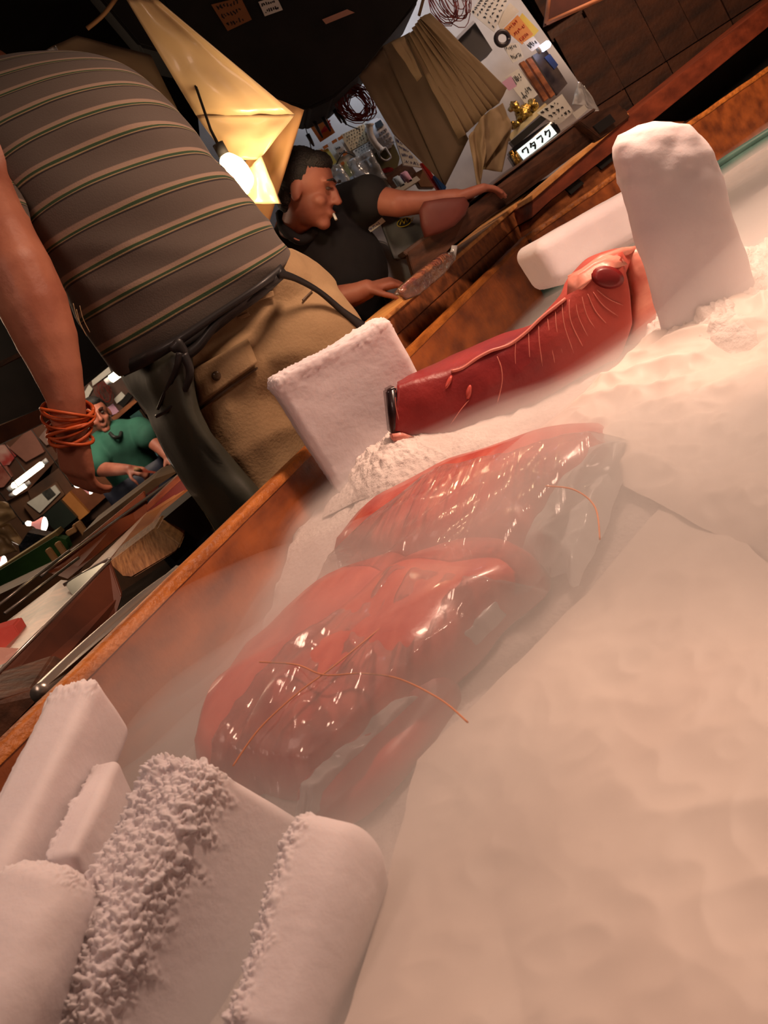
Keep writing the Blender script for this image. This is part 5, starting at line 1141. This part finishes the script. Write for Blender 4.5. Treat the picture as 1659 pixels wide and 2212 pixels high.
for i, (x, y, l, w_) in enumerate(((96, 1190, 34, 13), (116, 1176, 40, 13), (140, 1150, 12, 24), (160, 1132, 36, 14), (154, 1136, 10, 16))):
    o = slab('wooden_peg', [(x, y), (x + w_ * .8, y - w_ * .45), (x + w_ * .8 + l * .55, y - w_ * .45 + l * .8), (x + l * .55, y + l * .8)], 3.55 + i * .01, .03, PEG, bevel=.003); tag(o, ('lowest pale wooden peg on the green rail', 'second pale wooden peg up the green rail', 'short pale wooden stub near the middle peg', 'highest long pale wooden peg', 'small pale stub at the top of the highest peg')[i], 'peg', 'wooden pegs on the green rail')
# far notices and boxes
o = slab('wall_far', [(-900, 1500), (-900, 620), (120, 620), (620, 900), (620, 1500)], 6.95, .06, mat('far_wall_brown', (112, 78, 56), (60, 42, 32), rough=.8, scale=3, detail=8)); o['kind'] = 'structure'
pf = thing('poster', at(90, 1100, 6.6), 'white framed poster with a dark photo behind the heat lamps', 'poster')
slab('frame', [(50, 1092), (122, 1040), (140, 1068), (92, 1112), (74, 1124)], 6.88, .07, mat('frame_brown', (110, 78, 58)), pf); slab('sheet', [(58, 1086), (118, 1048), (130, 1064), (86, 1108)], 6.86, .02, PAPER, pf)
slab('photo', [(90, 1064), (108, 1054), (120, 1068), (104, 1080)], 6.85, .01, mat('photo_grey', (74, 74, 70), (40, 42, 42), scale=25), pf)
for n_, q, Y, m_, l, c_ in (('cardboard_box', [(134, 1078), (150, 1062), (192, 1108), (172, 1124)], 6.8, mat('card_orange', (206, 138, 72), (186, 120, 62)), 'orange-brown cardboard box behind the hanging hand', 'box'),
        ('cardboard_box', [(150, 1062), (176, 1044), (250, 1010), (262, 1044), (192, 1106)], 6.85, mat('card_brown', (140, 84, 54), (116, 66, 42)), 'large dim brown box beside the green shirt', 'box'),
        ('black_crate', [(92, 1114), (130, 1080), (166, 1118), (128, 1150), (112, 1140)], 6.75, mat('crate_dark', (42, 50, 44), rough=.4), 'dark green-black crate under the framed poster', 'crate'),
        ('wall_cabinet', [(-60, 960), (112, 880), (150, 960), (128, 1010), (60, 1060), (-60, 1120)], 6.9, mat('cab_brown', (110, 70, 50), (66, 44, 34), scale=3), 'cluttered brown wall behind the tube lamps at the left', 'cabinet'),
        ('wall_board', [(60, 1060), (170, 940), (300, 870), (380, 960), (400, 1020), (240, 1100), (100, 1180)], 6.9, mat('board_brown', (104, 70, 52), (56, 42, 34), scale=4), 'dim brown wall boards behind the green shirt', 'board'),
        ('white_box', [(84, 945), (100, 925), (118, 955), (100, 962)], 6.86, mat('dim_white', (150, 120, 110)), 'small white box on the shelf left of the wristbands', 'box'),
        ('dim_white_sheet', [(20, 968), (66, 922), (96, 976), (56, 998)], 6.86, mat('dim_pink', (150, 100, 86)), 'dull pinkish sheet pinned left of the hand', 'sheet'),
        ('red_poster', [(-40, 960), (12, 962), (34, 985), (20, 1004), (-40, 1012)], 6.86, mat('red_poster', (170, 60, 56), (200, 160, 150), scale=14, detail=1), 'white poster with red print at the left border', 'poster'),
        ('flyer', [(-40, 1010), (14, 1006), (26, 1030), (8, 1052), (-40, 1060)], 6.86, mat('flyer', (170, 110, 96), (130, 60, 50), scale=14), 'reddish flyer below the red printed poster', 'flyer')):
    tag(slab(n_, q, Y, .11, m_), l, c_)
# clutter wall between the shirt and the green man
for n_, q, Y, m_, l, c_ in (('back_board', [(150, 860), (180, 760), (270, 780), (330, 860), (350, 960), (300, 930)], 6.9, mat('clutter_brown', (96, 66, 54), (50, 38, 34), scale=6), 'brown pinboard above the head of the person in green', 'board'),
        ('white_sheet', [(196, 812), (232, 786), (240, 804), (200, 834)], 6.87, PAPER, 'white sheet hanging between the two short tube lamps', 'sheet'),
        ('white_sheet', [(176, 858), (192, 830), (200, 840), (184, 870)], 6.87, PAPER, 'white sheet left of the red net above the green shirt', 'sheet'),
        ('note_card', [(246, 862), (262, 846), (272, 856), (252, 872)], 6.87, PAPER, 'small pale card above the shoulder of the green shirt', 'card'),
        ('note_card', [(226, 884), (244, 872), (258, 890), (240, 898)], 6.87, PINKP, 'pinkish card just right of the head of the person in green', 'card'),
        ('dark_picture', [(256, 872), (276, 848), (286, 856), (266, 880)], 6.87, BLACK, 'small dark picture right of the pale card', 'picture'),
        ('shelf_strip', [(240, 902), (290, 862), (296, 868), (248, 910)], 6.87, WOODM, 'brown shelf strip above the green shoulder', 'shelf')):
    tag(slab(n_, q, Y, .08, m_), l, c_)
hank('reddish brown net bag hanging above the head of the person in green', 224, 845, 20, 6.8, 10, 5, name='net_bag')
tw = thing('tube_window', at(315, 930, 6.3), 'teal display unit with a cool lamp beside the green shoulder', 'cabinet')
slab('unit', [(280, 900), (300, 886), (345, 950), (322, 962)], 6.35, .1, mat('teal_unit', (60, 96, 90), (36, 60, 58), rough=.2), tw)  # unit body coloured teal
bm = BM(); ball(bm, at(326, 930, 6.3), (.028, .02, .018), Matrix.Rotation(R(-25), 3, 'Y')); obj('lamp_glass', bm, emis('cool_lamp', (190, 230, 255), 8), tw)
tag(slab('teal_box', [(300, 965), (325, 955), (345, 990), (330, 1000)], 6.86, .09, mat('teal_box', (90, 140, 150), rough=.3)), 'pale teal box between the green shirt and the apron edge', 'box')
tag(slab('pink_card', [(306, 1062), (345, 1020), (352, 1026), (340, 1058), (320, 1070)], 4.8, .02, mat('pink_card', (222, 130, 120))), 'pink card with a yellow spot standing behind the case edge', 'card')
bm = BM(); ball(bm, at(338, 1044, 4.78), (.012, .006, .012)); tag(obj('yellow_spot', bm, YEL), 'round yellow sticker on the pink card', 'sticker')
# fluorescent tubes
def fl(label, a, b, Y, r):
    t = thing('tube_lamp', at((a[0] + b[0]) / 2, (a[1] + b[1]) / 2, Y), label, 'lamp', 'tube lamps at the left stalls')
    A_, B_ = at(a[0], a[1], Y), at(b[0], b[1], Y); bm = BM(); tube(bm, [A_, A_.lerp(B_, .06), A_.lerp(B_, .94), B_], [r * .5, r, r, r * .5], 12); obj('tube', bm, emis('warm_tube', (255, 240, 205), 6), t)
    c_ = (A_ + B_) / 2; bm = BM(); tube(bm, [c_ + Z * (r * .8), Vector((c_.x, c_.y, 2.82))], .003, 5); obj('hanging_wire', bm, BLACK, t)
    bm = BM(); d = (B_ - A_).normalized() * .03; tube(bm, [A_ - d, A_], r * .9, 8); tube(bm, [B_, B_ + d], r * .9, 8); obj('end_cap', bm, GREYP, t)
fl('long glowing tube lamp at the left edge, upper one of two', (26, 1052), (94, 1000), 6.2, .019)
fl('short glowing tube lamp just below the long one at the left edge', (30, 1066), (56, 1048), 6.1, .015)
fl('glowing tube lamp just left of the shirt hem', (186, 786), (214, 762), 6.0, .026)
fl('short glowing tube lamp under the shirt hem', (238, 820), (262, 803), 5.9, .024)
def heat(label, x, y, Y, s):
    t = thing('heat_lamp', at(x, y, Y), label, 'lamp', 'reflector bulbs at the left stalls')
    prof = [(-20, 2), (-16, 6), (-10, 6), (-6, 4.5), (0, 6), (8, 12), (14, 17), (20, 19), (24, 17), (27, 12), (29, 6), (29.5, .5)]
    ax = (at(x + 20, y + 2, Y) - at(x, y, Y)).normalized(); u1 = ax.cross(Vector((0, 1, 0))).normalized(); u2 = ax.cross(u1); c = at(x, y, Y)
    k = px(1, Y) * s
    def part(nm, pr, m):
        obj(nm, loft([[c + ax * (a * k) + (u1 * math.cos(q) + u2 * math.sin(q)) * (r * k) for q in [2 * math.pi * i / 20 for i in range(20)]] for a, r in pr]), m, t)
    part('bulb_neck', prof[:4], emis('bulb_neck', (255, 235, 215), 2.5)); part('reflector', prof[3:8], emis('reflector_glow', (222, 140, 130), .55)); part('lens', prof[7:], emis('lens_glow', (255, 236, 214), 7))
    bm = BM(); tube(bm, [c + ax * (-26 * k), c + ax * (-20 * k)], 4 * k, 10); obj('socket', bm, BLACK, t)
    q_ = c + ax * (-26 * k); bm = BM(); tube(bm, [q_, q_ + Z * .03, Vector((q_.x, q_.y, 2.82))], .003, 5); obj('cord', bm, BLACK, t)
heat('reflector bulb glowing pink below the poster at the left', 74, 1132, 5.2, .92)
heat('reflector bulb glowing just under the hanging fingers', 178, 1050, 5.6, .85)
heat('reflector bulb cut by the left border above the green rail', -14, 1215, 5.0, .9)
cb = thing('cream_bags', at(20, 1170, 4.6), 'cream plastic bags hanging in a lit bunch at the left border', 'bags')
for i, q in enumerate(([(-40, 1070), (18, 1088), (36, 1118), (-40, 1160)], [(-40, 1140), (22, 1130), (54, 1172), (46, 1182)], [(-40, 1150), (10, 1150), (40, 1190), (-10, 1206)])):
    leaf('bag', [(x, y, 4.6 + i * .02) for x, y in q], CRT, cb, wave=.02, seed=i, n=10)
tag(slab('blue_black_bags', [(40, 1180), (60, 1150), (110, 1160), (120, 1180), (80, 1215), (50, 1225)], 4.4, .1, mat('blue_black', (30, 40, 54), (20, 24, 30), rough=.15, coat=.6, scale=20, bump=1, bscale=30)), 'bunch of glossy blue-black bags below the pink reflector bulb', 'bags')
area('left_stall_light', (at(60, 1120, 4.6) + Vector((0, -.3, .85))), at(160, 1250, 2.6), .6, 9, (1, .70, .46))
area('far_stall_light', (at(120, 900, 6.0) + Vector((.3, -.6, .5))), at(220, 1000, 6.2), .5, 16, (1, .76, .55))

# ================================================================ mist from the dry ice: real scattering volumes lying on the bed
def mistlayer(name, thick, dens, seed, label, n=110, m=120):
    """closed volume between the bed and bed + thick(x,y)"""
    bm = BM(); T = {}; D = {}
    def ok(x, y): return inside(x, y) < -.001
    for i in range(n + 1):
        for j in range(m + 1):
            x, y = snap(*bedpt(i, j, n, m))
            if not ok(x, y): continue
            t = thick(x, y); e = -inside(x, y); T[i, j] = bm.verts.new((x, y, min(bedz(x, y) + t, max(RIM - .03 + max(0, e) * .8, bedz(x, y) + .004)))); D[i, j] = bm.verts.new((x, y, .40))
    F_ = set()
    for i in range(n):
        for j in range(m):
            K = ((i, j), (i + 1, j), (i + 1, j + 1), (i, j + 1))
            if all(k in T for k in K):
                bm.faces.new([T[k] for k in K]); bm.faces.new([D[k] for k in K[::-1]]); F_.add((i, j))
    for (i, j) in F_:
        for (a, b), nb_ in ((((i, j), (i, j + 1)), (i - 1, j)), (((i + 1, j + 1), (i + 1, j)), (i + 1, j)), (((i + 1, j), (i, j)), (i, j - 1)), (((i, j + 1), (i + 1, j + 1)), (i, j + 1))):
            if nb_ not in F_: bm.faces.new((T[a], T[b], D[b], D[a]))
    for v in [v for v in bm.verts if not v.link_faces]: bm.verts.remove(v)
    o = obj(name, bm, mist_mat(name + '_' + str(seed), dens))
    return tag(o, label, 'mist', kind='stuff')
def foglocal(x, y):
    """the mist lies deep to the right, thin over the logs at the left front, and thins out toward the fish"""
    r = x - (.02 + y * .30)
    k = sm(-.40, .30, r); front = sm(.35, .95, y + .5 * x); far = 1 - sm(1.0, 1.5, y) * (1 - .6 * sm(.75, 1.3, x) * (1 - sm(1.7, 2.2, y)))
    side = 1 - sm(.0, .9, y - 1.2) * (1 - sm(.1, .6, x - .62 * y))
    return k, front, far * .8 + .2
def layer(base, gain, s1, s2, sd):
    def t(x, y):
        k, fr, fa = foglocal(x, y)
        nz = noise.noise(Vector((x * s1, y * s1, sd))) * .5 + noise.noise(Vector((x * s2, y * s2, sd + 3))) * .2
        return .006 + (gain * k + base) * (.45 + .55 * fr) * fa * (1 + nz)
    return t
mistlayer('mist', layer(.03, .05, 4, 9, 1), 6.0, 1, 'dense white mist pooling over the ice and the wrapped tuna')
mistlayer('mist', layer(.075, .055, 2.6, 7, 5), 3.0, 2, 'middle veil of mist drifting over the chest')
mistlayer('mist', layer(.13, .07, 1.8, 5, 11), 1.7, 3, 'thin upper veil of mist above the chest contents')
